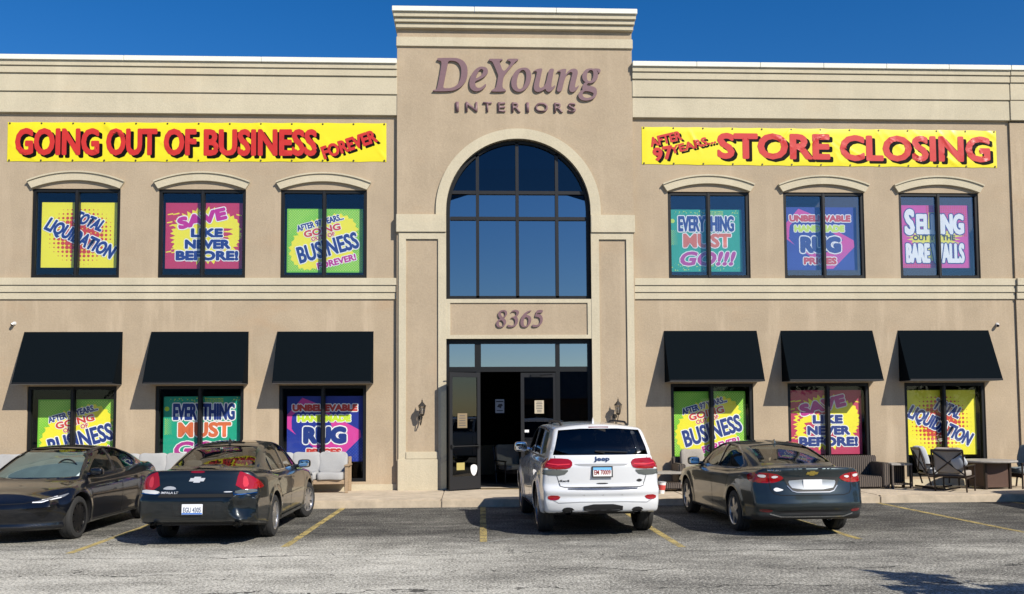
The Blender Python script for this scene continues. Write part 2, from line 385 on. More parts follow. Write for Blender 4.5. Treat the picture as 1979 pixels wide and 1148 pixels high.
# ------------------------------------------------------------------ the store
B = empty('store_building', 'two-storey tan stucco furniture store with arched entrance tower', 'building')
WL = (-9.27, -6.34, -3.48); WR = (5.79, 8.63, 11.50)
ZU0, ZU1, ZL0, ZL1 = 5.175, 7.29, .36, 2.63
XT0, XT1, YT = -1.74, 3.94, -.10
def wing(x0, x1, cs, w):
    holes = [rect(c-w/2, c+w/2, ZU0, ZU1) for c in cs]+[rect(c-w/2, c+w/2, ZL0, ZL1) for c in cs]
    m = MB(); m.slab(rect(x0, x1, 4.66, 10.0), holes[:3], 0, .3); m.build('upper_wall', TANU, B)
    m = MB(); m.slab(rect(x0, x1, .30, 4.66), holes[3:], 0, .3); m.build('lower_wall', TAN, B)
    m = MB(); m.box(x0, x1, -.025, .25, .14, .30); m.build('plinth', CREAM, B)
    for z0, z1, p in ((4.99, 5.165, .085), (4.825, 4.985, .06), (4.66, 4.82, .035)):
        m = MB(); m.box(x0, x1, -p, .2, z0, z1); m.build('band_course', CREAM, B, bevel=.008)
    for z0, z1, p in ((9.09, 9.585, .085), (9.59, 10.015, .115), (10.02, 10.185, .15), (10.19, 10.31, .18)):
        m = MB(); m.box(x0, x1, -p, .3, z0, z1); m.build('cornice_course', CREAM, B, bevel=.008)
    n = 6; L = (x1-x0)/n
    for i in range(n):
        m = MB(); m.box(x0+i*L+.004, x0+(i+1)*L-.004, -.225, .45, 10.315, 10.435); m.build('coping_panel', COPING, B, bevel=.006)
    m = MB(); m.box(x0, x1, .25, 14, 10.05, 10.2); m.build('roof_slab', INTER, B)
wing(-21, XT0, WL, 2.04); wing(XT1, 13.33, WR, 2.0)
m = MB(); m.box(13.335, 21, -.05, .3, .14, 9.05); m.build('pier_wall', TAN, B)
for z0, z1, p in ((4.99, 5.165, .135), (4.825, 4.985, .11), (4.66, 4.82, .085), (9.09, 9.585, .112), (9.59, 10.015, .13), (10.02, 10.185, .16), (10.19, 10.31, .19)):
    m = MB(); m.box(13.335, 21, -p, .3, z0, z1); m.build('band_course' if z0 < 8 else 'cornice_course', CREAM, B, bevel=.008)
m = MB(); m.box(13.34, 21, -.225, .45, 10.315, 10.435); m.build('coping_panel', COPING, B, bevel=.006)
# rooms behind the glass
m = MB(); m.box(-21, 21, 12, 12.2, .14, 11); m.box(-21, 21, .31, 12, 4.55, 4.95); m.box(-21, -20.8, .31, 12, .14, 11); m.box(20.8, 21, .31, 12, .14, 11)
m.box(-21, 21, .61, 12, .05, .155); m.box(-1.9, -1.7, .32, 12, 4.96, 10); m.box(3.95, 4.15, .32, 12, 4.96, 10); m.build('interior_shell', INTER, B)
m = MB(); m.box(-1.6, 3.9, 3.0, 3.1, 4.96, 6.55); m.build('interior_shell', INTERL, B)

# tower
AC, AR, AS = 1.16, 1.73, 6.80
archhole = [(AC-AR, 4.66), (AC+AR, 4.66)]+arc(AC, AS, AR, 0, 180, 40)
ent = rect(-.57, 2.89, .05, 3.70)
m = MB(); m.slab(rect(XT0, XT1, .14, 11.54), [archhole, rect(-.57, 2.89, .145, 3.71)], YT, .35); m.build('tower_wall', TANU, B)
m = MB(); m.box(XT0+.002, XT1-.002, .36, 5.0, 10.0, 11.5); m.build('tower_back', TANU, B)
for z0, z1, p, s, mt in ((11.00, 10.77, .045, .02, CREAM), (11.315, 11.20, .10, .03, CREAM), (11.425, 11.32, .15, .055, CREAM), (11.545, 11.43, .20, .08, CREAM)):
    m = MB(); m.box(XT0-s, XT1+s, YT-p, 5.02, z1, z0); m.build('tower_cornice', mt, B, bevel=.008)
n = 3
for i in range(n):
    L = (XT1-XT0+.22)/n; m = MB(); m.box(XT0-.11+i*L+.004, XT0-.11+(i+1)*L-.004, YT-.25, 5.05, 11.55, 11.67); m.build('coping_panel', COPING, B, bevel=.006)
# arch surround, imposts, pilaster frames
sur = arc(AC, AS, AR+.245, 0, 180, 40)+[(AC-AR-.245, 6.685), (AC-AR, 6.685)]+arc(AC, AS, AR, 180, 0, 40)+[(AC+AR, 6.685), (AC+AR+.245, 6.685)]
m = MB(); m.slab(sur, [], YT-.045, .1); m.build('arch_surround', CREAM, B)
for x0, x1 in ((XT0-.015, AC-AR), (AC+AR, XT1+.015)):
    m = MB(); m.box(x0, x1, YT-.075, .1, 6.25, 6.68); m.build('impost_block', CREAM, B, bevel=.01)
for x0, x1, s in ((XT0+.05, AC-AR, 1), (AC+AR, XT1-.03, -1)):
    i0, i1 = (x0+.17, x1-.19) if s > 0 else (x0+.19, x1-.17)
    m = MB(); m.slab(rect(x0, x1, .16, 6.24), [rect(i0, i1, 1.05, 6.09)], YT-.04, .05); m.build('pilaster_frame', CREAM, B)
    m = MB(); m.box(i0-.003, i1+.003, YT-.032, .05, 6.09, 6.13); m.build('pilaster_frame', CREAM, B)
    a, b = (x0-.02, x1-.19) if s > 0 else (x0+.19, x1+.02)
    m = MB(); m.box(a, b, YT-.085, .05, .14, .885); m.box(i0, i1, YT-.06, .05, .886, 1.055); m.build('pedestal', CREAM, B, bevel=.01)
m = MB(); m.slab(rect(-.57, 2.89, 3.71, 4.655), [rect(-.475, 2.795, 3.80, 4.565)], YT-.03, .1); m.build('sign_panel_frame', CREAM, B)

# windows
def window(c, z0, z1, w, glass, gy=.075):
    fr = .075; x0, x1 = c-w/2+.004, c+w/2-.004; z0 += .004; z1 -= .004
    m = MB(); m.slab(rect(x0, x1, z0, z1), [rect(x0+fr, c-.045, z0+fr, z1-fr), rect(c+.045, x1-fr, z0+fr, z1-fr)], .028, .16)
    W = m.build('window', BLACKF, B, bevel=.006)
    m = MB(); m.box(c-.022, c+.022, .012, .03, z0+.02, z1-.02); m.build('mullion_cap', BRONZE, W)
    for a, b in ((x0+fr-.01, c-.035), (c+.035, x1-fr+.01)):
        m = MB(); m.box(a, b, gy, gy+.006, z0+fr-.01, z1-fr+.01); m.build('pane', glass, W)
    return W
for c in WL: window(c, ZU0, ZU1, 2.04, G_UP); window(c, ZL0, ZL1, 2.04, G_LOW)
for c in WR: window(c, ZU0, ZU1, 2.0, G_UPR); window(c, ZL0, ZL1, 2.0, G_LOW)
up_ = arc3(1.125, 7.475, 7.70, 20); lo_ = arc3(1.02, 7.29, 7.485, 20); md_ = arc3(1.118, 7.44, 7.662, 20)
for c in WL+WR:
    m = MB(); m.slab([(c+x, z) for x, z in lo_]+[(c+x, z) for x, z in md_[::-1]], [], -.07, .05); hd = m.build('arched_head', CREAM, B)
    m = MB(); m.slab([(c+x, z+.002) for x, z in md_]+[(c+x, z) for x, z in up_[::-1]], [], -.10, .05); m.build('head_moulding', CREAM, hd)

# big arched window
def arch_inset(d): return [(AC-AR+d, 4.66+d), (AC+AR-d, 4.66+d)]+arc(AC, AS, AR-d, 0, 180, 40)
m = MB(); m.slab(arch_inset(.003), [arch_inset(.085)], .0, .14); AW = m.build('arched_window', BLACKF, B)
MV = (.18, 1.135, 2.09); MH = (6.62, 7.25)
def zarc(x, d): return AS+math.sqrt(max(0, (AR-d)**2-(x-AC)**2))
for x in MV:
    m = MB(); m.box(x-.038, x+.038, .0, .13, 4.70, zarc(x, .05)); m.build('mullion', BRONZE, AW)
xs_ = [AC-AR+.06]+list(MV)+[AC+AR-.06]
for z in MH:
    for a, b in zip(xs_[:-1], xs_[1:]):
        wz = AC-math.sqrt((AR-.06)**2-max(0, z-AS)**2), AC+math.sqrt((AR-.06)**2-max(0, z-AS)**2)
        m = MB(); m.box(max(a+.036, wz[0]), min(b-.036, wz[1]), .004, .126, z-.04, z+.04); m.build('glazing_bar', BRONZE, AW)
for i in range(4):
    a, b = xs_[i]+.02, xs_[i+1]-.02
    for j, (z0, z1) in enumerate(((4.72, 6.60), (6.64, 7.23))):
        m = MB(); m.box(a, b, .07, .076, z0, z1); m.build('pane', G_ARCH, AW)
    top = [(x, zarc(x, .06)) for x in np.linspace(b, a, 10)]
    m = MB(); m.slab([(a, 7.27), (b, 7.27)]+top, [], .07, .076); m.build('pane', G_ARCHT, AW)

# entrance
E = sub_empty('entrance', B)
fx = rect(-.565, 2.885, .165, 3.70); zt0, zt1 = 2.93, 3.05
holes = [rect(-.50, .10, zt1, 3.60), rect(.25, 2.03, zt1, 3.60), rect(2.13, 2.80, zt1, 3.60), rect(-.50, .14, .24, zt0), rect(.235, 2.03, .17, zt0), rect(2.13, 2.80, .24, zt0)]
m = MB(); m.slab(fx, holes, .0, .13); m.build('entrance_frame', BLACKF, E)
for h, gm in zip(holes, (G_TRANS, G_TRANS, G_TRANS, G_DOOR, None, G_DOOR)):
    if gm: (a, z0), (b, _), (_, z1), _ = h; m = MB(); m.box(a-.01, b+.01, .06, .066, z0-.01, z1+.01); m.build('pane', gm, E)
def door(loc, rz, wd=.86, flip=1):
    D = sub_empty('door', B, loc, rz); h0, h1 = .02, 2.74
    fs = .085; x0, x1 = (0, wd) if flip > 0 else (-wd, 0)
    m = MB(); m.slab(rect(x0, x1, h0, h1), [rect(x0+fs, x1-fs, h0+.30, h1-.11)], -.022, .022); m.build('door_frame', BRONZE, D, bevel=.004)
    m = MB(); m.box(x0+fs-.01, x1-fs+.01, -.003, .003, h0+.29, h1-.10); m.build('pane', G_DOOR, D)
    m = MB(); m.tube([(x0+.05, -.06, 1.02), (x1-.05, -.06, 1.02)], .016); m.tube([(x0+.05, .06, 1.02), (x1-.05, .06, 1.02)], .016); m.box(x0+.03, x0+.09, -.065, .065, .98, 1.06); m.box(x1-.09, x1-.03, -.065, .065, .98, 1.06)
    m.build('push_bar', BLACKF, D)
    m = MB(); m.box(x0+.25, x0+.5, -.07, -.023, 2.64, 2.71); m.tube([(x0+.45, -.05, 2.68), (x0+.75, -.2, 2.69)], .012); m.build('door_closer', BLACKF, D)
    return D
DR = door((1.19, .03, .165), 0)
DLd = door((.215, -.035, .165), R(214), .86)
m = MB(); m.box(.24, 2.02, -.10, .12, .158, .176); m.build('threshold', pmat('brass_threshold', (.35, .27, .15), .4, .8), E)

# awnings
def awning(c, w, label):
    A = empty('awning', label, 'awning', (c, -.004, 0), group='dark fabric awnings over the shop windows')
    zt, zb, d, h = 3.90, 2.665, .56, w/2
    m = MB(); th = .012
    m.add([(-h, -.001, zt), (h, -.001, zt), (h, -d, zb), (-h, -d, zb)], [(0, 3, 2, 1)])
    m.add([(-h, -d, zb), (h, -d, zb), (h, -d+.004, zb-.012), (-h, -d+.004, zb-.012)], [(0, 3, 2, 1)])
    # slight sag of the fabric between the frame bars
    cv = MB(); nx, nz = 13, 9; vs = []
    for j in range(nz):
        for i in range(nx):
            u, v = i/(nx-1), j/(nz-1); sag = .0*math.sin(math.pi*v)*(abs(math.sin(math.pi*u*3))**.6)
            vs.append((-h+2*h*u, -.001-(d-.001)*v+sag*.9, zt+(zb-zt)*v-sag*.4))
    cv.add(vs, [(j*nx+i, (j+1)*nx+i, (j+1)*nx+i+1, j*nx+i+1) for j in range(nz-1) for i in range(nx-1)])
    cv.build('front_canvas', CANVAS, A, smooth=40)
    for s in (-1, 1):
        m = MB(); x = s*(h-.003); m.add([(x, -.002, zt), (x, -.002, zb+.002), (x, -d+.003, zb+.002), (x-s*.01, -.002, zt), (x-s*.01, -.002, zb+.002), (x-s*.01, -d+.003, zb+.002)], [(0, 1, 2), (3, 5, 4), (0, 3, 4, 1), (1, 4, 5, 2), (2, 5, 3, 0)])
        m.build('side_canvas', CANVAS, A)
    m = MB()
    m.tube([(-h+.02, -d+.02, zb+.02), (h-.02, -d+.02, zb+.02)], .018); m.tube([(-h+.02, -.02, zb+.02), (h-.02, -.02, zb+.02)], .018)
    for x in (-h+.03, 0, h-.03): m.tube([(x, -.03, zt-.12), (x, -d+.05, zb+.02)], .012); m.tube([(x, -.02, zb+.02), (x, -d+.03, zb+.02)], .014)
    m.build('frame_bars', BRONZE, A)
    m = MB(); m.box(-h+.005, h-.005, -d+.001, -.012, zb-.006, zb+.0); m.build('bottom_hem', pmat('hem_grey', (.16, .15, .14), .9), A)
    return A
AWL = ['black awning above the green going out of business poster, left of two dark cars', 'black awning above the teal everything must go poster by the dented car', 'black awning above the blue rug prices poster, nearest the left lantern',
       'black awning above the green poster behind the white vehicle', 'black awning above the magenta save poster, middle of the right wing', 'black awning above the yellow liquidation poster by the right camera']
for c, l in zip((-9.26, -6.345, -3.42, 5.775, 8.62, 11.505), AWL): awning(c, 2.26, l)

# lettering fixed to the tower
def relief(name, outer, holes, mat, parent, y, depth, f, it=2):
    m = MB(); m.slab([f(p) for p in chaikin(outer, it)], [[f(p) for p in chaikin(h, it)] for h in holes], y-depth, y); return m.build(name, mat, parent, smooth=30)
ST = empty('store_sign', 'mauve raised serif and capital lettering high on the entrance tower', 'sign', (0, 0, 0))
k = 1/(10.994*79.0)
fD = lambda p: (-.885+(p[0]-108)*k*.985, 9.66+(860+.0175*p[0]-p[1])*k*1.04)
f2 = lambda p: fD((p[0]+1803, p[1]))
ZW = YT-.002
relief('letter', [(215, 178), (520, 178), (640, 183), (760, 235), (830, 330), (850, 450), (835, 580), (790, 690), (700, 780), (590, 835), (480, 860), (110, 860), (108, 835), (180, 825), (205, 770), (250, 560), (290, 330), (295, 270), (275, 235), (205, 225), (205, 195)], [[(430, 280), (440, 245), (500, 235), (590, 245), (660, 290), (705, 370), (715, 450), (705, 560), (670, 670), (600, 755), (500, 795), (400, 800), (340, 795), (330, 760), (345, 690), (400, 420)]], MAUVE, ST, ZW, .05, fD)
relief('letter', [(1160, 360), (1240, 375), (1280, 430), (1275, 490), (1230, 550), (1150, 605), (1010, 660), (1003, 700), (1020, 775), (1070, 800), (1120, 795), (1180, 755), (1220, 715), (1245, 740), (1190, 810), (1110, 855), (1020, 872), (940, 845), (890, 780), (880, 690), (900, 590), (950, 480), (1030, 400), (1100, 365)], [[(1140, 410), (1175, 425), (1180, 465), (1150, 525), (1090, 575), (1015, 605), (1030, 550), (1070, 470), (1110, 420)]], MAUVE, ST, ZW, .05, fD)
relief('letter', [(1300, 240), (1300, 205), (1320, 203), (1590, 203), (1592, 232), (1525, 245), (1535, 300), (1607, 490), (1740, 330), (1768, 285), (1745, 252), (1690, 238), (1690, 203), (1925, 203), (1925, 232), (1870, 260), (1800, 340), (1625, 545), (1605, 600), (1580, 760), (1600, 815), (1657, 840), (1657, 877), (1345, 877), (1345, 845), (1430, 815), (1460, 740), (1490, 580), (1498, 540), (1390, 290), (1360, 250)], [], MAUVE, ST, ZW, .05, fD)
relief('letter', [(240, 385), (330, 400), (385, 470), (400, 560), (380, 680), (320, 790), (230, 865), (140, 890), (50, 868), (-10, 810), (-38, 710), (-20, 600), (30, 490), (120, 410)], [[(210, 430), (265, 450), (290, 520), (285, 620), (255, 730), (200, 810), (150, 830), (105, 810), (85, 740), (90, 640), (120, 530), (160, 460)]], MAUVE, ST, ZW, .05, f2)
relief('letter', [(440, 460), (530, 415), (640, 403), (625, 470), (585, 640), (560, 760), (570, 800), (610, 810), (670, 770), (710, 700), (745, 560), (778, 413), (888, 413), (870, 500), (830, 700), (820, 780), (840, 800), (895, 753), (912, 767), (860, 840), (800, 887), (750, 892), (710, 865), (698, 822), (640, 862), (540, 897), (470, 872), (443, 810), (455, 720), (500, 560), (520, 480), (500, 462), (445, 472)], [], MAUVE, ST, ZW, .05, f2)
relief('letter', [(950, 465), (1050, 423), (1148, 418), (1140, 470), (1125, 545), (1180, 470), (1250, 425), (1320, 412), (1375, 435), (1395, 490), (1380, 570), (1330, 750), (1330, 800), (1355, 805), (1405, 760), (1415, 775), (1360, 860), (1290, 902), (1230, 895), (1200, 850), (1205, 780), (1250, 600), (1280, 510), (1260, 485), (1215, 490), (1150, 550), (1110, 640), (1080, 740), (1045, 888), (928, 888), (960, 760), (1020, 520), (1025, 490), (1005, 470), (955, 480)], [], MAUVE, ST, ZW, .05, f2)
gl = relief('letter', [(1650, 410), (1750, 425), (1815, 475), (1830, 560), (1805, 640), (1740, 700), (1650, 725), (1570, 710), (1500, 660), (1478, 580), (1500, 500), (1560, 435)], [[(1670, 445), (1715, 460), (1728, 530), (1710, 620), (1670, 675), (1625, 680), (1590, 650), (1582, 580), (1595, 510), (1630, 460)]], MAUVE, ST, ZW, .05, f2)
relief('letter_stroke', [(1720, 412), (1882, 423), (1874, 502), (1830, 512), (1822, 470), (1780, 450)], [], MAUVE, gl, ZW, .049, f2)
relief('letter_stroke', [(1540, 695), (1620, 712), (1575, 750), (1590, 770), (1700, 780), (1780, 820), (1800, 890), (1700, 905), (1560, 868), (1490, 865), (1478, 810), (1500, 750)], [], MAUVE, gl, ZW, .048, f2)
relief('letter_stroke', [(1500, 845), (1600, 842), (1760, 815), (1800, 880), (1790, 960), (1740, 1030), (1640, 1070), (1540, 1080), (1450, 1060), (1395, 1000), (1395, 940), (1430, 885)], [[(1530, 880), (1620, 885), (1720, 920), (1725, 950), (1690, 1000), (1600, 1025), (1530, 1015), (1490, 980), (1490, 920)]], MAUVE, gl, ZW, .051, f2)
def solid_text(name, txt, cx, cz, w, h, y, depth, mat, parent, off=.02, shear=0):
    v, t = text_tris(txt, off, 6); mn, mx = v.min(0), v.max(0); q = (v-(mn+mx)/2)/(mx-mn)*np.array([w, h]); q[:, 0] += shear*q[:, 1]
    n = len(q); V = np.concatenate([np.column_stack([q[:, 0]+cx, np.full(n, y-depth), q[:, 1]+cz]), np.column_stack([q[:, 0]+cx, np.full(n, y), q[:, 1]+cz])])
    ed = {}
    for tr in t:
        for i in range(3): e = (tr[i], tr[(i+1) % 3]); ed[e] = 1
    S = [(a, b) for a, b in ed if (b, a) not in ed]; T = [tuple(x) for x in t]
    for a, b in S: T += [(b, a, a+n), (b, a+n, b+n)]
    return link(name, tri_mesh(name, V, np.array(T), mat), parent)
ix = [-.305, -.0, .305, .60, .905, 1.235, 1.485, 1.87, 2.16]
wi = {'I': .05, 'N': .235, 'T': .17, 'E': .15, 'R': .17, 'O': .25, 'S': .155}
pxs = [(83, 132), (232, 408), (490, 618), (707, 820), (915, 1045), (1127, 1172), (1262, 1452), (1545, 1675), (1752, 1868)]
for ch, (a, b) in zip('INTERIORS', pxs):
    xa, xb = -.34+(a-83)/1785*2.90, -.34+(b-83)/1785*2.90
    solid_text('letter', ch, (xa+xb)/2, 9.30, xb-xa, .235, ZW, .035, MAUVE, ST, .012)
HN = empty('house_number', 'mauve raised house number on the panel above the doors', 'house number')
kn = 1/(16.49*80.8); fN = lambda p: (.46+p[0]*kn, 4.49-(p[1]-10-.008*p[0])*kn)
ring = lambda o, h, nm, par, dp: relief(nm, o, h, MAUVE, par, YT-.001, dp, fN)
d8 = ring([(430, 135), (510, 150), (555, 210), (550, 290), (500, 360), (440, 400), (350, 420), (280, 370), (255, 290), (275, 215), (340, 155)], [[(415, 185), (470, 205), (490, 260), (470, 330), (420, 380), (370, 320), (345, 260), (360, 210)]], 'digit', HN, .034)
ring([(400, 375), (470, 420), (520, 490), (515, 570), (470, 640), (400, 690), (320, 700), (240, 675), (200, 610), (210, 530), (260, 460), (330, 405)], [[(360, 455), (420, 510), (440, 570), (420, 640), (360, 665), (300, 640), (280, 580), (300, 500)]], 'digit_stroke', d8, .036)
ring([(665, 235), (700, 170), (770, 140), (860, 140), (925, 180), (935, 240), (900, 310), (850, 350), (890, 410), (900, 490), (880, 570), (830, 640), (740, 690), (640, 695), (570, 680), (550, 640), (570, 610), (620, 620), (690, 645), (760, 625), (800, 560), (800, 480), (770, 420), (720, 395), (660, 410), (690, 375), (760, 355), (830, 310), (850, 250), (820, 205), (760, 190), (710, 200)], [], 'digit', HN, .035)
ring([(1330, 155), (1320, 180), (1220, 230), (1150, 305), (1200, 310), (1280, 340), (1320, 420), (1310, 520), (1270, 610), (1200, 680), (1110, 705), (1030, 690), (975, 630), (965, 540), (980, 440), (1030, 330), (1110, 240), (1210, 180)], [[(1150, 375), (1200, 395), (1225, 460), (1215, 560), (1180, 640), (1130, 665), (1085, 640), (1070, 560), (1080, 470), (1110, 400)]], 'digit', HN, .035)
ring([(1490, 150), (1700, 150), (1670, 245), (1500, 245), (1490, 290), (1560, 280), (1640, 320), (1680, 400), (1680, 490), (1650, 580), (1580, 650), (1500, 690), (1400, 695), (1345, 680), (1335, 630), (1370, 610), (1430, 630), (1510, 630), (1570, 580), (1600, 500), (1590, 430), (1540, 375), (1425, 370), (1450, 290)], [], 'digit', HN, .035)

# lanterns and cameras
def lantern(x, z, label):
    Lm = empty('wall_lantern', label, 'lantern', (x, YT-.002, z))
    IR = pmat('dark_iron', (.04, .035, .03), .5, .5)
    m = MB(); m.lathe([(.001, .02), (.05, .02), (.055, 0), (.05, -.015), (.001, -.015)][::-1], 16, 'y', (-.05, -.012, -.12)); m.build('back_plate', IR, Lm, smooth=40)
    m = MB(); m.tube([(-.05, -.03, -.12), (-.05, -.08, -.27), (-.04, -.13, -.30), (-.02, -.19, -.24), (0, -.20, -.12), (0, -.2, -.07)], .011, 8); m.tube([(-.05, -.03, -.20), (-.05, -.07, -.29), (-.05, -.12, -.27)], .008, 6); m.build('scroll_arm', IR, Lm, smooth=60)
    m = MB(); m.lathe([(.001, -.09), (.03, -.09), (.05, -.06), (.055, -.04), (.001, -.038)], 6, 'z', (0, -.2, 0)); m.build('base_cup', IR, Lm)
    m = MB(); m.lathe([(.05, -.035), (.078, .14)], 6, 'z', (0, -.2, 0)); m.build('glass_shade', thin_glass('lantern_glass', (.7, .68, .66), .12), Lm, recalc=False)
    m = MB()
    for i in range(6):
        t = i*math.pi/3; m.tube([(.051*math.cos(t), -.2+.051*math.sin(t), -.04), (.079*math.cos(t), -.2+.079*math.sin(t), .14)], .006, 5)
    m.lathe([(.07, .138), (.098, .14), (.094, .152), (.05, .20), (.022, .235), (.012, .245), (.02, .262), (.012, .28), (.004, .30), (.003, .33), (.0005, .335)], 6, 'z', (0, -.2, 0)); m.build('cage', IR, Lm)
    m = MB(); m.lathe([(.008, -.03), (.01, .03), (.02, .055), (.012, .09), (.001, .1)], 10, 'z', (0, -.2, 0)); m.build('bulb', pmat('bulb_white', (.8, .78, .72), .3), Lm, smooth=60)
lantern(-1.13, 1.98, 'black iron wall lantern on the pilaster left of the open door')
lantern(3.47, 1.98, 'black iron wall lantern on the pilaster right of the entrance, above the white vehicle')
def sec_cam(x, z, s, label):
    S = empty('security_camera', label, 'camera', (x, -.001, z)); S.scale = (.75, .75, .75); WH = pmat('white_plastic', (.55, .55, .54), .4)
    m = MB(); m.lathe([(.001, -.03), (.055, -.03), (.06, -.02), (.06, 0), (.001, 0)], 18, 'y'); m.build('mount', WH, S, smooth=40)
    m = MB(); m.tube([(0, -.02, 0), (s*.02, -.06, -.01), (s*.05, -.12, -.05)], [.035, .05, .05], 14); m.build('housing', WH, S, smooth=50)
    d = Vector((s*.03, -.06, -.04)); p = Vector((s*.05, -.12, -.05))
    m = MB(); m.tube([p, p+d*.35], [.042, .03], 14); m.build('lens', pmat('lens_black', (.01, .01, .012), .1), S, smooth=50)
sec_cam(-10.62, 4.10, -.4, 'small white dome camera on the wall above the leftmost awning'); sec_cam(12.86, 4.04, -.9, 'small white bullet camera on the wall right of the rightmost awning')
# ------------------------------------------------------------------ banners
VY = pmat('banner_yellow', (.72, .62, .012), .38); VR = pmat('banner_red', (.50, .026, .018), .38); VK = pmat('banner_black', (.003, .003, .003), .6, spec=.1)
def wrinkle(seed, L, H, amp):
    rs = np.random.RandomState(seed); waves = []
    for i in range(int(L*2.6)):
        cx, cz = rs.uniform(-L/2, L/2), rs.uniform(-H/2, H/2); a = rs.uniform(.5, 1.2)*rs.choice([-1, -1, 1]); wd = rs.uniform(.018, .05); ln = rs.uniform(.2, .55)
        waves.append((cx, cz, a, wd, ln, rs.uniform(.3, 1)*amp))
    def f(u, v):
        d = .012*np.ones_like(u)+.004*np.sin(u*2.1+seed)*np.cos(v*2.)
        for cx, cz, a, wd, ln, am in waves:
            p = (u-cx)*math.cos(a)+(v-cz)*math.sin(a); q = -(u-cx)*math.sin(a)+(v-cz)*math.cos(a)
            d = d+am*np.exp(-(q/wd)**2-(p/ln)**2)
        e = np.clip(np.minimum(L/2-np.abs(u), H/2-np.abs(v))/.12, 0, 1)
        return d*(.4+.6*e)
    return f
def banner(cx, cz, L, H, tilt, seed, label, words, amp):
    Bn = empty('vinyl_banner', label, 'banner', (cx, -.004, cz)); Bn.rotation_euler = (0, -tilt, 0); f = wrinkle(seed, L, H, amp)
    nx, nz = int(L*26), int(H*30); u, v = np.meshgrid(np.linspace(-L/2, L/2, nx), np.linspace(-H/2, H/2, nz)); u = u.ravel(); v = v.ravel()
    edge = np.where(np.abs(v) > H/2-1e-4, .012*np.abs(np.sin(u*math.pi/.76))*np.sign(-v), 0)
    X = np.column_stack([u, -f(u, v), v+edge]); T = []
    for j in range(nz-1):
        for i in range(nx-1): a = j*nx+i; T += [(a, a+1, a+nx+1), (a, a+nx+1, a+nx)]
    s = link('sheet', tri_mesh('sheet', X, np.array(T), VY), Bn); s.data.polygons.foreach_set('use_smooth', [True]*len(s.data.polygons))
    fr = lambda a, b, d: np.column_stack([a, -f(a, b)-d-.0015, b])
    for tx, x, z, w, h, rot, kw in words:
        for nm, dx, dz, mt, dd in (('letter_shadow', .040+.055*h, -.030-.055*h, VK, .0), ('lettering', 0, 0, VR, .0025)):
            p = Print(); p.word(tx, x+dx, z+dz, w, h, rot, 0, None, 0, kw.get('b', .012), dd, kw.get('sh', 0), kw.get('off', .012), taper=kw.get('tp', 0))
            o = p.build(nm, mt, Bn, fr, refine=.12); o.data.polygons.foreach_set('use_smooth', [True]*len(o.data.polygons))
    e = MB()
    for i in range(13):
        for sz in (1, -1):
            x = -L/2+.05+(L-.1)*i/12; e.lathe([(.001, -.02), (.018, -.02), (.022, -.012), (.022, 0)], 10, 'y', (x, 0, sz*(H/2-.035)))
    tag(e.build('eyelets', pmat('eyelet_dark', (.12, .1, .06), .4, .7), Bn), kind='stuff')
# left banner is 8.9 m long, the right one 8.85 m
banner(-6.445, 8.425, 8.89, .955, .0055, 3, 'long yellow banner reading GOING OUT OF BUSINESS FOREVER', [
    ('GOING', -3.29, .0, 1.95, .66, .0, dict(b=.021)), ('OUT', -1.56, .0, 1.20, .66, 0, dict(b=.021)), ('OF', -.43, -.005, .77, .66, 0, dict(b=.021)), ('BUSINESS', 1.46, -.01, 2.68, .66, 0, dict(b=.021)), ('FOREVER', 3.56, -.05, 1.36, .33, 19, dict(b=.013))], .012)
banner(8.59, 8.405, 8.83, .94, -.0035, 8, 'long yellow banner reading AFTER 97 YEARS STORE CLOSING', [
    ('AFTER', -3.83, .17, .80, .24, 14, dict(b=.009)), ('97', -3.90, -.19, .50, .34, 10, dict(b=.014)), ('YEARS...', -3.17, .03, 1.16, .21, 15, dict(b=.008, tp=.1)),
    ('STORE', -1.17, .01, 2.80, .65, 0, dict(b=.025)), ('CLOSING', 2.36, -.01, 3.78, .65, 0, dict(b=.025))], .017)

# ------------------------------------------------------------------ posters behind the glass
PC = {}
def pc(n, c): PC[n] = pmat('print_'+n, c, .55); return PC[n]
for n, c in dict(yellow=(.80, .72, .03), red=(.55, .045, .03), navy=(.010, .035, .20), white=(.80, .80, .78), crimson=(.48, .035, .10), magenta=(.48, .02, .26), green=(.17, .50, .03), lime=(.55, .72, .04), teal=(.01, .33, .20), pink=(.62, .05, .30), blue=(.012, .03, .27), black=(.012, .012, .014), dotblue=(.03, .09, .42), lightgreen=(.40, .66, .10), plum=(.42, .03, .24), olive=(.20, .36, .02), orange=(.62, .14, .05)).items(): pc(n, c)
def blob(p, cx, cy, rx, ry, d, mi, seed, spikes=26, jag=.12, rot=0):
    rs = random.Random(seed); pts = []
    for i in range(spikes*2):
        a = 2*math.pi*i/(spikes*2); r = 1+(rs.uniform(.3, 1)*jag if i % 2 else -rs.uniform(.2, 1)*jag)
        pts.append((cx+rx*r*math.cos(a), cy+ry*r*math.sin(a)))
    p.poly(pts, d, mi)
def dots(p, x0, x1, y0, y1, step, rfun, d, mi, stag=True):
    j = 0; y = y0
    while y <= y1:
        x = x0+(step/2 if stag and j % 2 else 0)
        while x <= x1:
            r = rfun(x, y)
            if r > .004: p.disc(x, y, r, d, mi, 6 if r < .02 else 8)
            x += step
        y += step*(.5 if stag else 1); j += 1
PW, PH = 1.83, 1.555
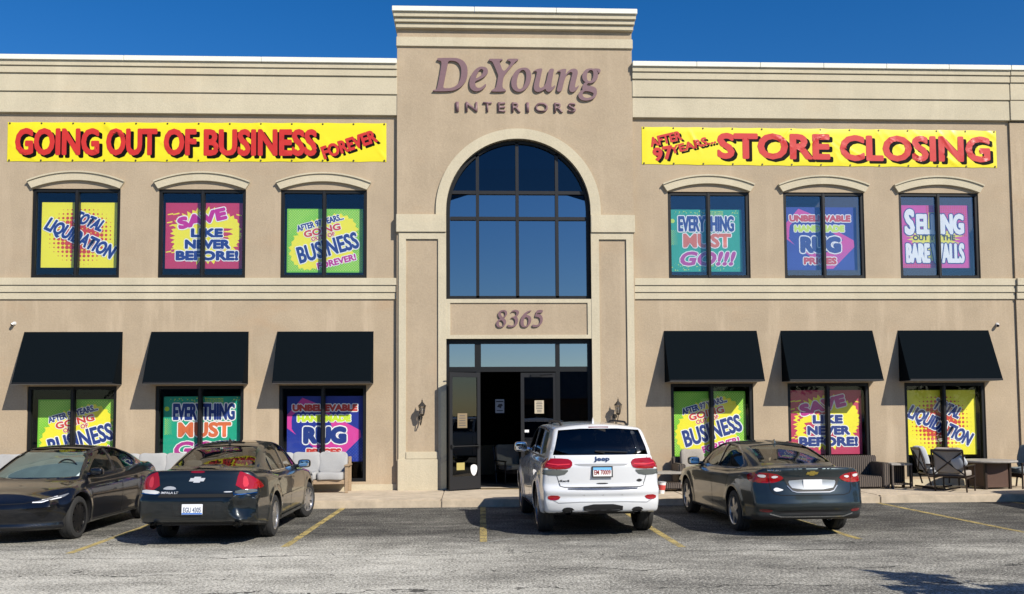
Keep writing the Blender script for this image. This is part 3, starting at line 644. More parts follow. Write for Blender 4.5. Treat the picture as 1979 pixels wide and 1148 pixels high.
def poster(kind, cx, cz, label, w=PW, h=PH):
    P = empty('sale_poster', label, 'poster', (cx, .175, cz), group='sale posters behind the shop windows'); fr = lambda a, b, d: np.column_stack([a*w/PW, -d-.004*np.sin(a*2.3+cx)*np.cos(b*1.7)-.0005, b*h/PH])
    W2, H2 = PW/2, PH/2; bgc = dict(T='yellow', S='crimson', B='green', E='teal', R='blue', L='pink')[kind]
    nx, nz = 16, 14; u, v = np.meshgrid(np.linspace(-W2, W2, nx), np.linspace(-H2, H2, nz)); u = u.ravel(); v = v.ravel(); T = []
    for j in range(nz-1):
        for i in range(nx-1): a = j*nx+i; T += [(a, a+1, a+nx+1), (a, a+nx+1, a+nx)]
    link('paper_sheet', tri_mesh('paper_sheet', fr(u, v, 0*u), np.array(T), PC[bgc]), P)
    g = Print(); rs = random.Random(5); inside = lambda x, y, m=.02: abs(x) < W2-m and abs(y) < H2-m
    def words(lst):
        for i, (tx, x, y, ww, hh, rot, fc, oc, ro, b, sh) in enumerate(lst):
            q = Print(); q.word(tx, x, y, ww, hh, rot, 0, 1 if oc else None, ro*.8, b, .004, sh, .012); q.build('lettering', [PC[fc], PC[oc or fc]], P, fr)
    if kind == 'T':
        def rf(x, y):
            t = math.hypot(x/.85, y/.78); a = max(0, 1.0-t); r = .062*min(1, a*1.7)
            return r if inside(x, y, .05) else 0
        dots(g, -W2+.1, W2-.1, -H2+.08, H2-.08, .1, rf, .001, 0, False); g.build('halftone_dots', [PC['red']], P, fr)
        words([('TOTAL', .20, .33, .72, .30, -22, 'navy', 'white', .022, .013, .22), ('LIQUIDATION', -.02, -.10, 1.72, .40, -24.5, 'navy', 'white', .026, .014, .12)])
    elif kind == 'S':
        blob(g, .03, .0, .80, .64, .001, 0, 3, 40, .11); blob(g, -.3, -.2, .42, .40, .0011, 0, 8, 22, .1); blob(g, .45, .1, .40, .42, .0011, 0, 12, 22, .1)
        for i in range(14):
            a = rs.uniform(-.5, .5); s = rs.choice([-1, 1]); x = s*rs.uniform(.55, .8); y = rs.uniform(-.5, .55); g.poly([(x, y), (x+s*.12, y-.02), (x+s*.13, y+.0), (x, y+.03)], .0012, 0)
        g.build('paint_splash', [PC['yellow']], P, fr)
        words([('SAVE', -.06, .41, 1.18, .30, 13, 'magenta', 'white', .028, .026, 0), ('LIKE', .06, .07, .76, .215, 0, 'navy', 'white', .026, .018, 0), ('NEVER', .08, -.20, 1.08, .225, 0, 'navy', 'white', .026, .018, 0), ('BEFORE!', .07, -.47, 1.48, .235, 0, 'navy', 'white', .026, .018, 0)])
    elif kind == 'B':
        rf = lambda x, y: (.019*min(1, max(0, (abs(x)/W2*.6+abs(y)/H2*.6-.3)*2))) if inside(x, y) else 0
        dots(g, -W2+.02, W2-.02, -H2+.02, H2-.02, .062, rf, .001, 0)
        blob(g, .0, -.05, .74, .58, .0015, 1, 4, 36, .09); blob(g, -.42, -.25, .42, .46, .0018, 1, 9, 20, .1); blob(g, .30, .22, .48, .42, .0020, 1, 6, 20, .1)
        g.build('paint_splash', [PC['lightgreen'], PC['yellow']], P, fr)
        words([('AFTER 97 YEARS...', -.12, .44, 1.16, .155, 15.5, 'navy', 'white', .018, .006, 0), ('GOING', -.07, .25, .90, .17, 13.5, 'red', 'white', .018, .008, 0), ('OUT   OF', -.05, .10, .58, .105, 13.5, 'red', 'white', .012, .004, 0), ('BUSINESS', .07, -.17, 1.50, .42, 15.5, 'navy', 'white', .028, .012, 0), ('FOREVER!', .28, -.51, .96, .165, 14.5, 'magenta', 'white', .020, .008, 0)])
    elif kind == 'E':
        for i in range(260):
            x, y = rs.gauss(0, .6), rs.choice([-1, 1])*abs(rs.gauss(.72, .1)); r = rs.uniform(.004, .016)
            if inside(x, y, .03): g.disc(x, y, r, .001, 0, 6)
        dots(g, -W2+.04, -W2+.24, -.10, .25, .05, lambda x, y: .014*max(0, (1-(x+W2)/.3)), .001, 0); dots(g, .05, .45, .62, .73, .035, lambda x, y: .012, .001, 0, False); g.disc(-W2+.075, .49, .055, .001, 0, 12)
        g.build('paint_specks', [PC['lime']], P, fr)
        words([('EVERYTHING', .01, .42, 1.42, .40, 0, 'navy', 'white', .030, .014, 0), ('MUST', .03, .0, 1.22, .36, 0, 'orange', 'white', .028, .018, 0), ('GO!!!', .03, -.45, 1.38, .36, 0, 'plum', 'white', .026, .016, .30)])
    elif kind == 'R':
        g.poly([(-W2+.004, .34), (-.55, .74), (-.25, .62), (.30, .25), (W2-.08, -.04), (W2-.06, -.20), (.30, -.74), (.02, -.75), (-.30, -.42), (-W2+.004, .02)], .001, 0)
        rf = lambda x, y: (.014*min(1, max(0, (-y-.05)/.5+abs(x)*.3))) if inside(x, y) and (x < -.35 or x > .30) else 0
        dots(g, -W2+.02, W2-.02, -H2+.02, .1, .07, rf, .0013, 1); g.build('arrow_print', [PC['pink'], PC['dotblue']], P, fr)
        words([('UNBELIEVABLE', -.01, .50, 1.56, .17, 0, 'red', 'white', .026, .014, 0), ('HANDMADE', -.03, .25, 1.28, .17, 0, 'lime', 'white', .022, .016, 0), ('RUG', -.01, -.15, 1.04, .42, 0, 'navy', 'white', .034, .036, 0), ('PRICES', -.03, -.55, .84, .18, 0, 'red', 'white', .026, .014, 0)])
    else:
        rf = lambda x, y: .018 if inside(x, y) and (y > .52-.25*max(0, x) and x > -.2 or y < -.50+.2*min(0, x) and x < .2 or x > .7 and y > 0) else 0
        dots(g, -W2+.03, W2-.03, -H2+.03, H2-.03, .048, rf, .001, 0, False)
        blob(g, .0, -.03, .62, .22, .0014, 1, 2, 18, .3); g.poly([(-.2, -.6), (.15, -.6), (.05, .6), (-.12, .6)], .0016, 1); g.build('burst_print', [PC['red'], PC['yellow']], P, fr)
        words([('S', -.62, .36, .27, .66, 0, 'white', 'navy', .030, .030, 0), ('ELLING', .17, .31, 1.24, .52, 0, 'white', 'navy', .030, .024, 0), ('OUT TO THE', .0, -.03, 1.10, .13, 0, 'black', None, .0, .006, 0), ('BARE WALLS', .02, -.41, 1.52, .50, 0, 'white', 'navy', .030, .020, 0)])
    return P
poster('T', -9.22, 6.22, 'yellow TOTAL LIQUIDATION poster with red dots, upper floor window at far left', 1.83, 1.56)
poster('S', -6.33, 6.21, 'crimson SAVE LIKE NEVER BEFORE poster in the upper window, middle of the left wing', 1.83, 1.58)
poster('B', -3.475, 6.10, 'green GOING OUT OF BUSINESS poster in the upper window next to the tower', 1.81, 1.54)
poster('E', 5.755, 6.125, 'teal EVERYTHING MUST GO poster in the upper window right of the tower', 1.78, 1.53)
poster('R', 8.605, 6.18, 'blue and pink RUG PRICES poster in the upper window, middle of the right wing', 1.80, 1.56)
poster('L', 11.445, 6.24, 'pink SELLING OUT TO THE BARE WALLS poster in the upper window at far right', 1.78, 1.56)
poster('B', -9.19, 1.56, 'green GOING OUT OF BUSINESS poster under an awning behind the black car at far left', 1.84, 1.53)
poster('E', -6.29, 1.60, 'teal EVERYTHING MUST GO poster under an awning behind the dented car', 1.86, 1.56)
poster('R', -3.44, 1.60, 'blue and pink RUG PRICES poster under an awning above the grey cushioned sofa', 1.80, 1.55)
poster('B', 5.755, 1.665, 'green GOING OUT OF BUSINESS poster under an awning right of the white vehicle', 1.78, 1.56)
poster('S', 8.60, 1.685, 'crimson SAVE LIKE NEVER BEFORE poster under an awning above the wicker sofa', 1.80, 1.55)
poster('T', 11.455, 1.665, 'yellow TOTAL LIQUIDATION poster under an awning behind the patio chairs', 1.78, 1.57)

# ------------------------------------------------------------------ notices by the doors
def notice(name, label, loc, rz, w, h, col, lines, extra=None):
    N = empty(name, label, 'notice', loc, rz); m = MB(); m.box(-w/2, w/2, 0, .002, -h/2, h/2); m.build('paper_sheet', pmat('paper_'+name, col, .8), N)
    g = Print(); rs = random.Random(3)
    for i in range(lines):
        z = h/2-h*(i+1)/(lines+1); ww = w*rs.uniform(.5, .8); g.poly([(-ww/2, z-.008), (ww/2, z-.008), (ww/2, z+.008), (-ww/2, z+.008)], .0008, 0)
    if extra:
        for pts in extra: g.poly(pts, .0008, 0)
    if g.n: g.build('print', pmat('ink_grey', (.05, .05, .06), .8), N, lambda a, b, d: np.column_stack([a, -d, b]))
    return N
notice('paper_notice', 'cream notice sheet taped on the closed right door', (1.63, -.012, 2.09), 0, .22, .31, (.46, .40, .29), 7)
cat_ = [[(-.07, -.02), (-.03, .05), (.05, .06), (.08, .02), (.04, -.01), (.03, -.06), (-.02, -.03)], [(-.09, .13), (.09, .13), (.09, .10), (-.09, .10)], [(-.08, -.10), (.08, -.10), (.08, -.12), (-.08, -.12)]]
notice('window_sign', 'white sign with a dark bird-like figure inside the dark doorway', (.72, .9, 2.12), 0, .22, .34, (.32, .36, .42), 0, cat_)
c, s = math.cos(R(214)), math.sin(R(214))
def on_leaf(a, z): return (.215+c*a-s*.012, -.035+s*a+c*.012, z)
notice('tan_notice', 'tan notice sheet on the open glass door', on_leaf(.50, 1.78), R(34), .27, .34, (.20, .15, .085), 5)
notice('yellow_notice', 'small yellow note low on the open glass door', on_leaf(.55, .72), R(34), .22, .17, (.36, .30, .10), 0)
S_ = empty('shield_sticker', 'white shield sticker near the foot of the open door', 'sticker', on_leaf(.18, .62), R(34))
g = Print(); g.poly(chaikin([(-.10, .10), (.0, .14), (.10, .10), (.08, -.06), (0, -.15), (-.08, -.06)], 2), .001, 0); g.build('decal', pmat('sticker_white', (.8, .8, .8), .4), S_, lambda a, b, d: np.column_stack([a, -d, b]))
notice('white_card', 'small white card at the handle of the closed right door', (1.33, -.012, 1.52), 0, .10, .06, (.8, .8, .8), 0)
# ------------------------------------------------------------------ cars: one implicit body each, meshed by rays from a spine, cut by booleans
def curve(tab, sig=.03):
    a = np.array(sorted(tab)); x = np.arange(a[0, 0]-1, a[-1, 0]+1, .01); y = np.interp(x, a[:, 0], a[:, 1])
    n = max(1, int(3*sig/.01)); k = np.exp(-.5*(np.arange(-n, n+1)*.01/sig)**2); k /= k.sum()
    y = np.convolve(np.pad(y, n, mode='edge'), k, 'valid'); return lambda q: np.interp(q, x, y)
def smax(a, b, k): return np.maximum(a, b)+np.maximum(k-np.abs(a-b), 0)**2/(4*k)
def smin(a, b, k): return -smax(-a, -b, k)
class Body:
    def __init__(s, sp):
        s.sp = sp; g = lambda k, sg=.03: curve(sp[k], sg)
        s.ZL, s.ZB, s.XR, s.XF, s.P, s.S = g('top', .05), g('bot', .05), g('rear', sp.get('rs', .015)), g('front', .025), g('plan', .12), g('sect', .03)
        s.ZR, s.YG, s.PG = g('roof', sp.get('roofs', .09)), g('glass', .04), g('gplan', .1); s.W = sp['W']/2
        x = np.arange(-3.5, 3.5, .01); d = np.gradient(s.ZR(x), .01); s.DR = lambda q: np.interp(q, x, np.sqrt(1+d*d))
    def lower(s, x, y, z):
        sp = s.sp; ay = np.abs(y); w = s.P(x)+s.S(z)
        for xa in sp['axles']:
            r = np.hypot(x-xa, z-sp['wr']); w = w+sp.get('flare', .012)*np.exp(-((r-sp['wr']-.09)/.055)**2)
        f = smax(z-(s.ZL(x)-sp.get('crown', .045)*(ay/s.W)**2), ay-w, sp.get('k1', .10)); f = smax(f, s.ZB(x)-z, .06)
        f = smax(f, s.XR(z)+sp.get('br', .22)*(ay/s.W)**3.2-x, sp.get('kr', .05))
        return smax(f, x-(s.XF(z)-sp.get('bf', .42)*(ay/s.W)**2.4), .07)
    def __call__(s, x, y, z):
        sp = s.sp; ay = np.abs(y); f = s.lower(x, y, z)
        g = smax((z-(s.ZR(x)-.055*(ay/.65)**2))/s.DR(x), ay-(s.YG(z)+s.PG(x)), sp.get('kg', .10)); g = np.maximum.reduce([g, .55-z, s.XR(z)+sp.get('br', .22)*(ay/s.W)**3.2-x+.01, x-s.XF(z)+.05])
        return smin(f, g, sp.get('kb', .035))
def ray_mesh(f, x0, x1, zs, ring=180, ns=110, nc=42, tmax=2.6):
    th = np.linspace(0, 2*np.pi, ring, endpoint=False); O = []; D = []
    def row(x, ph, sx):
        O.append(np.column_stack([np.full(ring, x), np.zeros(ring), np.full(ring, zs)]))
        D.append(np.column_stack([np.full(ring, math.sin(ph)*sx), math.cos(ph)*np.cos(th), math.cos(ph)*np.sin(th)]))
    for i in range(nc, 0, -1): row(x0, (math.pi/2)*min(i/nc, .995), -1)
    for x in np.linspace(x0, x1, ns): row(x, 0, 1)
    for i in range(1, nc+1): row(x1, (math.pi/2)*min(i/nc, .995), 1)
    nr = len(O); O = np.concatenate(O); D = np.concatenate(D); N = len(O)
    t = np.full(N, tmax); done = np.zeros(N, bool); prev = np.zeros(N)
    lo = np.zeros(N); hi = np.full(N, tmax)
    for tt in np.arange(.03, tmax, .03):
        idx = np.where(~done)[0]
        if not len(idx): break
        p = O[idx]+D[idx]*tt; v = f(p[:, 0], p[:, 1], p[:, 2]) > 0
        h = idx[v]; hi[h] = tt; lo[h] = tt-.03; done[h] = True
    for _ in range(12):
        m = (lo+hi)/2; p = O+D*m[:, None]; v = f(p[:, 0], p[:, 1], p[:, 2]) > 0; hi = np.where(v, m, hi); lo = np.where(v, lo, m)
    X = O+D*((lo+hi)/2)[:, None]; F = []
    for r in range(nr-1):
        for k in range(ring): F.append((r*ring+k, r*ring+(k+1) % ring, (r+1)*ring+(k+1) % ring, (r+1)*ring+k))
    F.append(tuple(range(ring-1, -1, -1))); F.append(tuple((nr-1)*ring+k for k in range(ring)))
    return X, F
def np_mesh(name, X, F):
    me = bpy.data.meshes.new(name); me.from_pydata(X.tolist(), [], F); b = bmesh.new(); b.from_mesh(me); bmesh.ops.recalc_face_normals(b, faces=b.faces); b.to_mesh(me); b.free(); return me
def boolean(me, cutters):
    o = bpy.data.objects.new('tmp', me); COL.objects.link(o); cs = []
    for c in cutters:
        co = bpy.data.objects.new('cut', c); COL.objects.link(co); cs.append(co)
        md = o.modifiers.new('b', 'BOOLEAN'); md.operation = 'DIFFERENCE'; md.object = co; md.solver = 'EXACT'
    bpy.context.view_layer.update(); dg = bpy.context.evaluated_depsgraph_get(); out = bpy.data.meshes.new_from_object(o.evaluated_get(dg))
    for q in cs+[o]: bpy.data.objects.remove(q)
    return out
def prism(poly, axis, a, b):
    """poly in (x,z) for axis 'y', in (y,z) for axis 'x'"""
    m = MB()
    m.slab(poly, [], a, b)
    if axis == 'x': m.v = [(v[1], v[0], v[2]) for v in m.v]
    me = bpy.data.meshes.new('prism'); me.from_pydata(m.v, [], m.f); q = bmesh.new(); q.from_mesh(me); bmesh.ops.recalc_face_normals(q, faces=q.faces); q.to_mesh(me); q.free(); return me
def grow(poly, d):
    n = len(poly); A = sum(poly[i][0]*poly[(i+1) % n][1]-poly[(i+1) % n][0]*poly[i][1] for i in range(n)); sg = 1 if A > 0 else -1; out = []
    for i in range(n):
        a, b, c = Vector(poly[i-1]), Vector(poly[i]), Vector(poly[(i+1) % n]); e1, e2 = (b-a), (c-b)
        n1 = Vector((e1.y, -e1.x)).normalized()*sg; n2 = Vector((e2.y, -e2.x)).normalized()*sg; q = (n1+n2); q = q/max(.35, q.length_squared/2) if q.length > 1e-4 else n1
        out.append((b.x+q.x*d, b.y+q.y*d))
    return out
class Car:
    def __init__(s, sp, name, label, cat, loc, rz, paint):
        s.sp = sp; s.root = empty(name, label, cat, loc, rz); s.f = Body(sp); s.paint = paint
        X, F = ray_mesh(s.f, sp['sp'][0], sp['sp'][1], sp['sp'][2])
        if 'post' in sp: X = sp['post'](X)
        me = np_mesh('outer', X, F); b = bmesh.new(); b.from_mesh(me); s.bvh = BVHTree.FromBMesh(b); b.free()
        zf = sp['belt']-.22; ax = sp['axles']
        def fin(x, y, z): return np.maximum.reduce([s.f(x, y, z)+.045, (zf-z), sp['cab'][0]-x, x-sp['cab'][1]])
        Xi, Fi = ray_mesh(fin, sp['cab'][0]+.25, sp['cab'][1]-.25, sp['belt']-.05, 64, 50, 12)
        cut = [np_mesh('cav', Xi, Fi)]
        for xa in ax:
            for sd_ in (1, -1):
                m = MB(); m.lathe([(.001, .0), (sp['wr']+.055, .0), (sp['wr']+.055, .7), (.001, .7)], 40, 'y', (xa, .52 if sd_ > 0 else -1.22, sp['wr']+.01)); q = m.build('w', [], None); mm = q.data; bpy.data.objects.remove(q); cut.append(mm)
        for p in sp['side']: cut.append(prism(p, 'y', -1.3, 1.3))
        if 'wind' in sp: cut.append(prism(sp['wind'], 'x', .15, 2.2))
        if 'back' in sp: cut.append(prism(sp['back'], 'x', -3.2, sp.get('bx', -.9)))
        out = boolean(me, cut); out.name = 'body'; out.materials.clear()
        for m in (paint, pmat('car_black_trim', (.008, .008, .009), .55), pmat('car_interior', sp.get('inner', (.03, .028, .026)), .85)): out.materials.append(m)
        n = len(out.polygons); c = np.zeros(n*3); out.polygons.foreach_get('center', c); c = c.reshape(-1, 3); mi = np.zeros(n, int)
        mi[s.f(c[:, 0], c[:, 1], c[:, 2]) < (-.022 if 'post' not in sp else -.035)] = 2
        if 'post' in sp: mi[(s.f(c[:, 0], c[:, 1], c[:, 2]) < -.022) & (c[:, 2] > sp['belt']-.15)] = 2
        mi[(c[:, 0] < sp['cab'][0]-.12) | (c[:, 0] > sp['cab'][1]+.12)] = 0
        for xa in ax:
            r = np.hypot(c[:, 0]-xa, c[:, 2]-sp['wr']-.01); mi[(r < sp['wr']+.057) & (np.abs(c[:, 1]) < s.f.W)] = 1
        nr = np.zeros(n*3); out.polygons.foreach_get('normal', nr); mi[(nr.reshape(-1, 3)[:, 2] < -.93) & (c[:, 2] < .45)] = 1
        if 'blackz' in sp: mi[(c[:, 2] < sp['blackz'](c[:, 0]))] = 1
        out.polygons.foreach_set('material_index', mi.astype(np.int32)); out.polygons.foreach_set('use_smooth', [True]*n); out.set_sharp_from_angle(angle=R(48))
        s.body = link('body', out, s.root)
        gl = sp.get('gl', (.30, .33, .32)); s.G = thin_glass('car_glass_%.2f_%.2f_%.2f' % gl, gl, sp.get('grefl', .13))
        for p in sp['side']:
            for sd_ in (1, -1): s.patch('side_window', p, 'L' if sd_ > 0 else 'R', s.G, -.012, grow_=.014)
        if 'wind' in sp: s.patch('windscreen', sp['wind'], 'F', s.G, -.010, grow_=.016)
        if 'back' in sp: s.patch('rear_window', sp['back'], 'B', s.G, -.010, grow_=.016)
        s.wheels(); s.interior()
    def cast(s, view, u, v):
        if view == 'L': o, d = Vector((u, 3, v)), Vector((0, -1, 0))
        elif view == 'R': o, d = Vector((u, -3, v)), Vector((0, 1, 0))
        elif view == 'B': o, d = Vector((-5, u, v)), Vector((1, 0, 0))
        elif view[0] == 'D': a, sg = view[1], view[2]; d = Vector((math.cos(a), -sg*math.sin(a), 0)); o = Vector((sg*math.sin(a)*u, math.cos(a)*u, v))-d*5
        elif view == 'F': o, d = Vector((5, u, v)), Vector((-1, 0, 0))
        else: o, d = Vector((u, v, 4)), Vector((0, 0, -1))
        h = s.bvh.ray_cast(o, d)
        if h[0] is None: h = s.bvh.find_nearest(o+d*((3-s.f.W) if view[0] in 'LR' else (5-2.3 if view[0] in 'BFD' else 2.6)))
        n = h[1]
        if n.dot(d) > 0: n = -n
        return h[0], n
    def patch(s, name, poly, view, mat, off=.004, rim=0., grow_=0., parent=None, it=1, rings=5):
        if grow_: poly = grow(poly, grow_)
        p = chaikin(poly, it); dense = []
        for i in range(len(p)):
            a, b = Vector(p[i]), Vector(p[(i+1) % len(p)]); k = max(1, int((b-a).length/.06))
            dense += [tuple(a.lerp(b, j/k)) for j in range(k)]
        cx = sum(q[0] for q in dense)/len(dense); cy = sum(q[1] for q in dense)/len(dense); vs = []; fs = []; n = len(dense)
        for r in range(rings+1):
            t = 1-r/(rings+.0) if r < rings else .02
            for q in dense:
                h, nn = s.cast(view, cx+(q[0]-cx)*t, cy+(q[1]-cy)*t); vs.append(h+nn*off)
        for r in range(rings):
            for i in range(n): fs.append((r*n+i, r*n+(i+1) % n, (r+1)*n+(i+1) % n, (r+1)*n+i))
        fs.append(tuple(rings*n+i for i in range(n)))
        if rim:
            b0 = len(vs)
            for q in dense: h, nn = s.cast(view, *q); vs.append(h-nn*rim)
            for i in range(n): fs.append((b0+i, b0+(i+1) % n, (i+1) % n, i))
        m = MB(); m.add(vs, fs); return m.build(name, mat, parent or s.root, smooth=40)
    def wrap(s, name, pts, sg, mat, off=.006, rim=.004, ang=42, **kw):
        a = R(ang); return s.patch(name, [(x*sg*math.sin(a)+sg*y*math.cos(a), z) for x, y, z in pts], ('D', a, sg), mat, off, rim, **kw)
    def strip(s, name, pts, view, w, mat, off=.002, closed=False, parent=None):
        P = [Vector(q) for q in pts]
        if closed: P.append(P[0])
        D = []
        for a, b in zip(P[:-1], P[1:]):
            k = max(1, int((b-a).length/.05)); D += [a.lerp(b, j/k) for j in range(k)]
        D.append(P[-1]); vs = []; fs = []
        for i, q in enumerate(D):
            d = (D[min(i+1, len(D)-1)]-D[max(0, i-1)])
            if closed and i in (0, len(D)-1): d = D[1]-D[-2]
            d = d.normalized(); n = Vector((-d.y, d.x))*w/2
            for sg in (1, -1): h, nn = s.cast(view, q.x+n.x*sg, q.y+n.y*sg); vs.append(h+nn*off)
        fs = [(2*i, 2*i+1, 2*i+3, 2*i+2) for i in range(len(D)-1)]
        m = MB(); m.add(vs, fs); return m.build(name, mat, parent or s.root, smooth=50)
    def wheels(s):
        sp = s.sp; r = sp['wr']; wd = sp.get('tw', .225); TY = speckled('tyre_rubber', (.020, .020, .020), .85, 60, .3, .2)
        rim = pmat('rim_'+sp['rim'], {'silver': (.55, .55, .56), 'grey': (.22, .22, .23), 'black': (.012, .012, .013)}[sp['rim']], .28, .9 if sp['rim'] != 'black' else .2)
        rr = r*sp.get('rimk', .66)
        for i, xa in enumerate(sp['axles']):
            for sd_ in (1, -1):
                W = sub_empty('wheel', s.root, (xa, sd_*(sp['track']/2), r), sp.get('steer', 0) if i == 1 else 0)
                m = MB(); h = wd/2
                m.lathe([(rr, -h*.8), (rr+.01, -h*.95), (r-.05, -h), (r-.015, -h*.86), (r, -h*.6), (r, -h*.32), (r-.008, -h*.30), (r-.008, -h*.26), (r, -h*.24), (r, h*.24), (r-.008, h*.26), (r-.008, h*.30), (r, h*.32), (r, h*.6), (r-.015, h*.86), (r-.05, h), (rr+.01, h*.95), (rr, h*.8)], 40, 'y')
                m.build('tyre', TY, W, smooth=35)
                m = MB(); o = sd_*h
                m.lathe([(rr+.004, o*.98), (rr-.012, o*.90), (rr-.022, o*.2), (rr-.03, -o*.8)], 36, 'y'); m.lathe([(rr-.03, o*.02), (.001, o*.02)], 36, 'y', mi=1)
                m.lathe([(.001, o*.86), (.05, o*.86), (.065, o*.75), (.065, o*.3)], 18, 'y')
                ns = sp['spokes']
                for k in range(ns):
                    t = 2*math.pi*k/ns; c, sn = math.cos(t), math.sin(t)
                    for w0, off in ((sp.get('spw', .035), 0),) if not sp.get('twin') else ((.018, .045), (.018, -.045)):
                        q = [(.05, -w0+off*.5), (rr-.01, -w0*1.15+off), (rr-.01, w0*1.15+off), (.05, w0+off*.5)]; vs = []
                        for (a, b), yy in [(p, .84 if j in (0, 3) else .80) for j, p in enumerate(q)]: vs.append((a*c-b*sn, o*yy, a*sn+b*c))
                        for (a, b) in q: vs.append((a*c-b*sn, o*.45, a*sn+b*c))
                        m.add(vs, [(0, 1, 2, 3), (7, 6, 5, 4), (0, 4, 5, 1), (1, 5, 6, 2), (2, 6, 7, 3), (3, 7, 4, 0)])
                m.build('rim', [rim, pmat('brake_dark', (.015, .015, .015), .7)], W, smooth=30)
    def interior(s):
        sp = s.sp; c = pmat('seat_'+sp.get('seatc', 'dark'), {'dark': (.03, .03, .032), 'tan': (.25, .21, .17), 'grey': (.13, .13, .13), 'white': (.5, .5, .5)}[sp.get('seatc', 'dark')], .8); zb = sp['belt']-.20; xf = sp.get('seatx', -.15)
        for sy in (.37, -.37):
            m = MB(); m.rbox((xf-.16, sy, zb+.14), (.18, .50, .66), .45, 6, mat=Matrix.Rotation(R(-14), 3, 'Y')); m.rbox((xf-.24, sy, zb+.50), (.09, .25, .17), .45, 6); m.build('front_seat', c, s.root, smooth=60, recalc=False)
        m = MB(); m.rbox((xf-1.02, 0, zb+.08), (.20, 1.25, .52), .35, 6, mat=Matrix.Rotation(R(-22), 3, 'Y'))
        for sy in (.40, -.40): m.rbox((xf-1.13, sy, zb+.36), (.09, .26, .15), .45, 6)
        m.build('rear_seat', c, s.root, smooth=60, recalc=False)
        m = MB(); m.rbox((sp['cab'][1]-.33, 0, zb+.03), (.5, 1.30, .30), .4, 6); m.build('dashboard', pmat('dash_dark', (.02, .02, .022), .7), s.root, smooth=60, recalc=False)
        m = MB(); q = [(sp['cab'][1]-.62, .37+.18*math.cos(t), zb+.30+.18*math.sin(t)) for t in np.linspace(0, 2*math.pi, 25)]; m.tube(q, .014, 8, cap=False); m.tube([(sp['cab'][1]-.62, .37-.17, zb+.3), (sp['cab'][1]-.6, .37, zb+.28), (sp['cab'][1]-.62, .37+.17, zb+.3)], .02, 6); m.build('steering_wheel', BLACKF, s.root, smooth=60, recalc=False)
    def mirror(s, x, z, mat, sz=(.12, .22, .16), face=True):
        for sd_ in (1, -1):
            h, n = s.cast('L' if sd_ > 0 else 'R', x, z); y = h.y+sd_*(sz[1]/2+.05)
            m = MB(); m.rbox((x, y, z+.05), sz, .55, 7); m.tube([(x, h.y-sd_*.02, z), (x, y-sd_*.02, z+.02)], [.035, .03], 8); o = m.build('mirror', mat, s.root, smooth=60, recalc=False)
            m = MB(); m.rbox((x-sz[0]*.47, y, z+.05), (.02, sz[1]*.84, sz[2]*.82), .4, 5); m.build('mirror_glass', pmat('mirror_silver', (.8, .82, .84), .03, 1.), o, smooth=60, recalc=False)
    def text(s, txt, u, v, w, h, view, mat, off=.006, name='badge', fo=.02, parent=None, sh=0):
        vv, t = text_tris(txt, fo); mn, mx = vv.min(0), vv.max(0); q = (vv-(mn+mx)/2)/(mx-mn)*np.array([w, h]); q[:, 0] += sh*q[:, 1]; sgn = -1 if view == 'B' else 1
        h0, n0 = s.cast(view, u, v); X = []
        for a, b in q: hh, nn = s.cast(view, u+sgn*a, v+b); X.append(hh+n0*off)
        me = tri_mesh(name, np.array(X), t, mat); return link(name, me, parent or s.root)
    def plate(s, txt, u, v, bg_, ink, view='B', w=.305, h=.152, border=None, band=None, tilt=0., out=.014):
        h0, n = s.cast(view, u, v); sg = -1 if view == 'B' else 1
        P = sub_empty('licence_plate', s.root, h0+n*out); P.rotation_euler = (R(tilt)*sg, 0, R(-90) if view == 'B' else R(90))
        m = MB(); m.box(-w/2, w/2, -.004, .004, -h/2, h/2); m.build('plate_metal', pmat('plate_'+str(bg_), bg_, .45), P, bevel=.003)
        if border: m = MB(); m.slab(rect(-w/2-.012, w/2+.012, -h/2-.012, h/2+.012), [rect(-w/2+.006, w/2-.006, -h/2+.006, h/2-.006)], -.007, .004); m.build('plate_frame', border, P)
        g = Print()
        if band:
            for a, b, mi in band: g.poly([(-w/2+.004, a), (w/2-.004, a), (w/2-.004, b), (-w/2+.004, b)], .0045, mi)
        if txt: g.word(txt, 0, -.008, w*.86, h*.50, 0, 0, None, 0, .001, .005, 0, .015)
        if g.n: g.build('plate_print', [ink, pmat('plate_blue', (.05, .16, .5), .45), pmat('plate_sky', (.15, .42, .72), .45)], P, lambda a, b, d: np.column_stack([a, -d, b]))
BLK = pmat('car_black_trim', (.008, .008, .009), .55); SEAM = pmat('panel_gap', (.004, .004, .004), .9); CHR = pmat('chrome', (.75, .76, .77), .08, 1.); SILV = pmat('badge_silver', (.62, .63, .64), .35, .35)
RED = pmat('tail_red', (.27, .002, .005), .12, coat=.6); REDD = pmat('tail_red_dark', (.16, .004, .008), .1, coat=1.); CLR = pmat('lamp_clear', (.62, .62, .62), .12, coat=1.); SMK = pmat('lamp_smoke', (.09, .10, .095), .12, coat=1.)
def paint(name, col, metal=.3, rough=.35):
    m = pmat(name, col, rough, metal, coat=1.); b = m.node_tree.nodes['Principled BSDF']; b.inputs['Coat IOR'].default_value = 1.5; b.inputs['Specular IOR Level'].default_value = .2; return m
def exhaust(c, x, ys, z, r=.04):
    for y in ys:
        m = MB(); m.tube([(x+.25, y, z), (x, y, z)], r, 16, cap=False); m.tube([(x+.001, y, z), (x+.25, y, z)], r-.006, 16, cap=False); m.build('exhaust_tip', CHR, c.root, smooth=50, recalc=False)
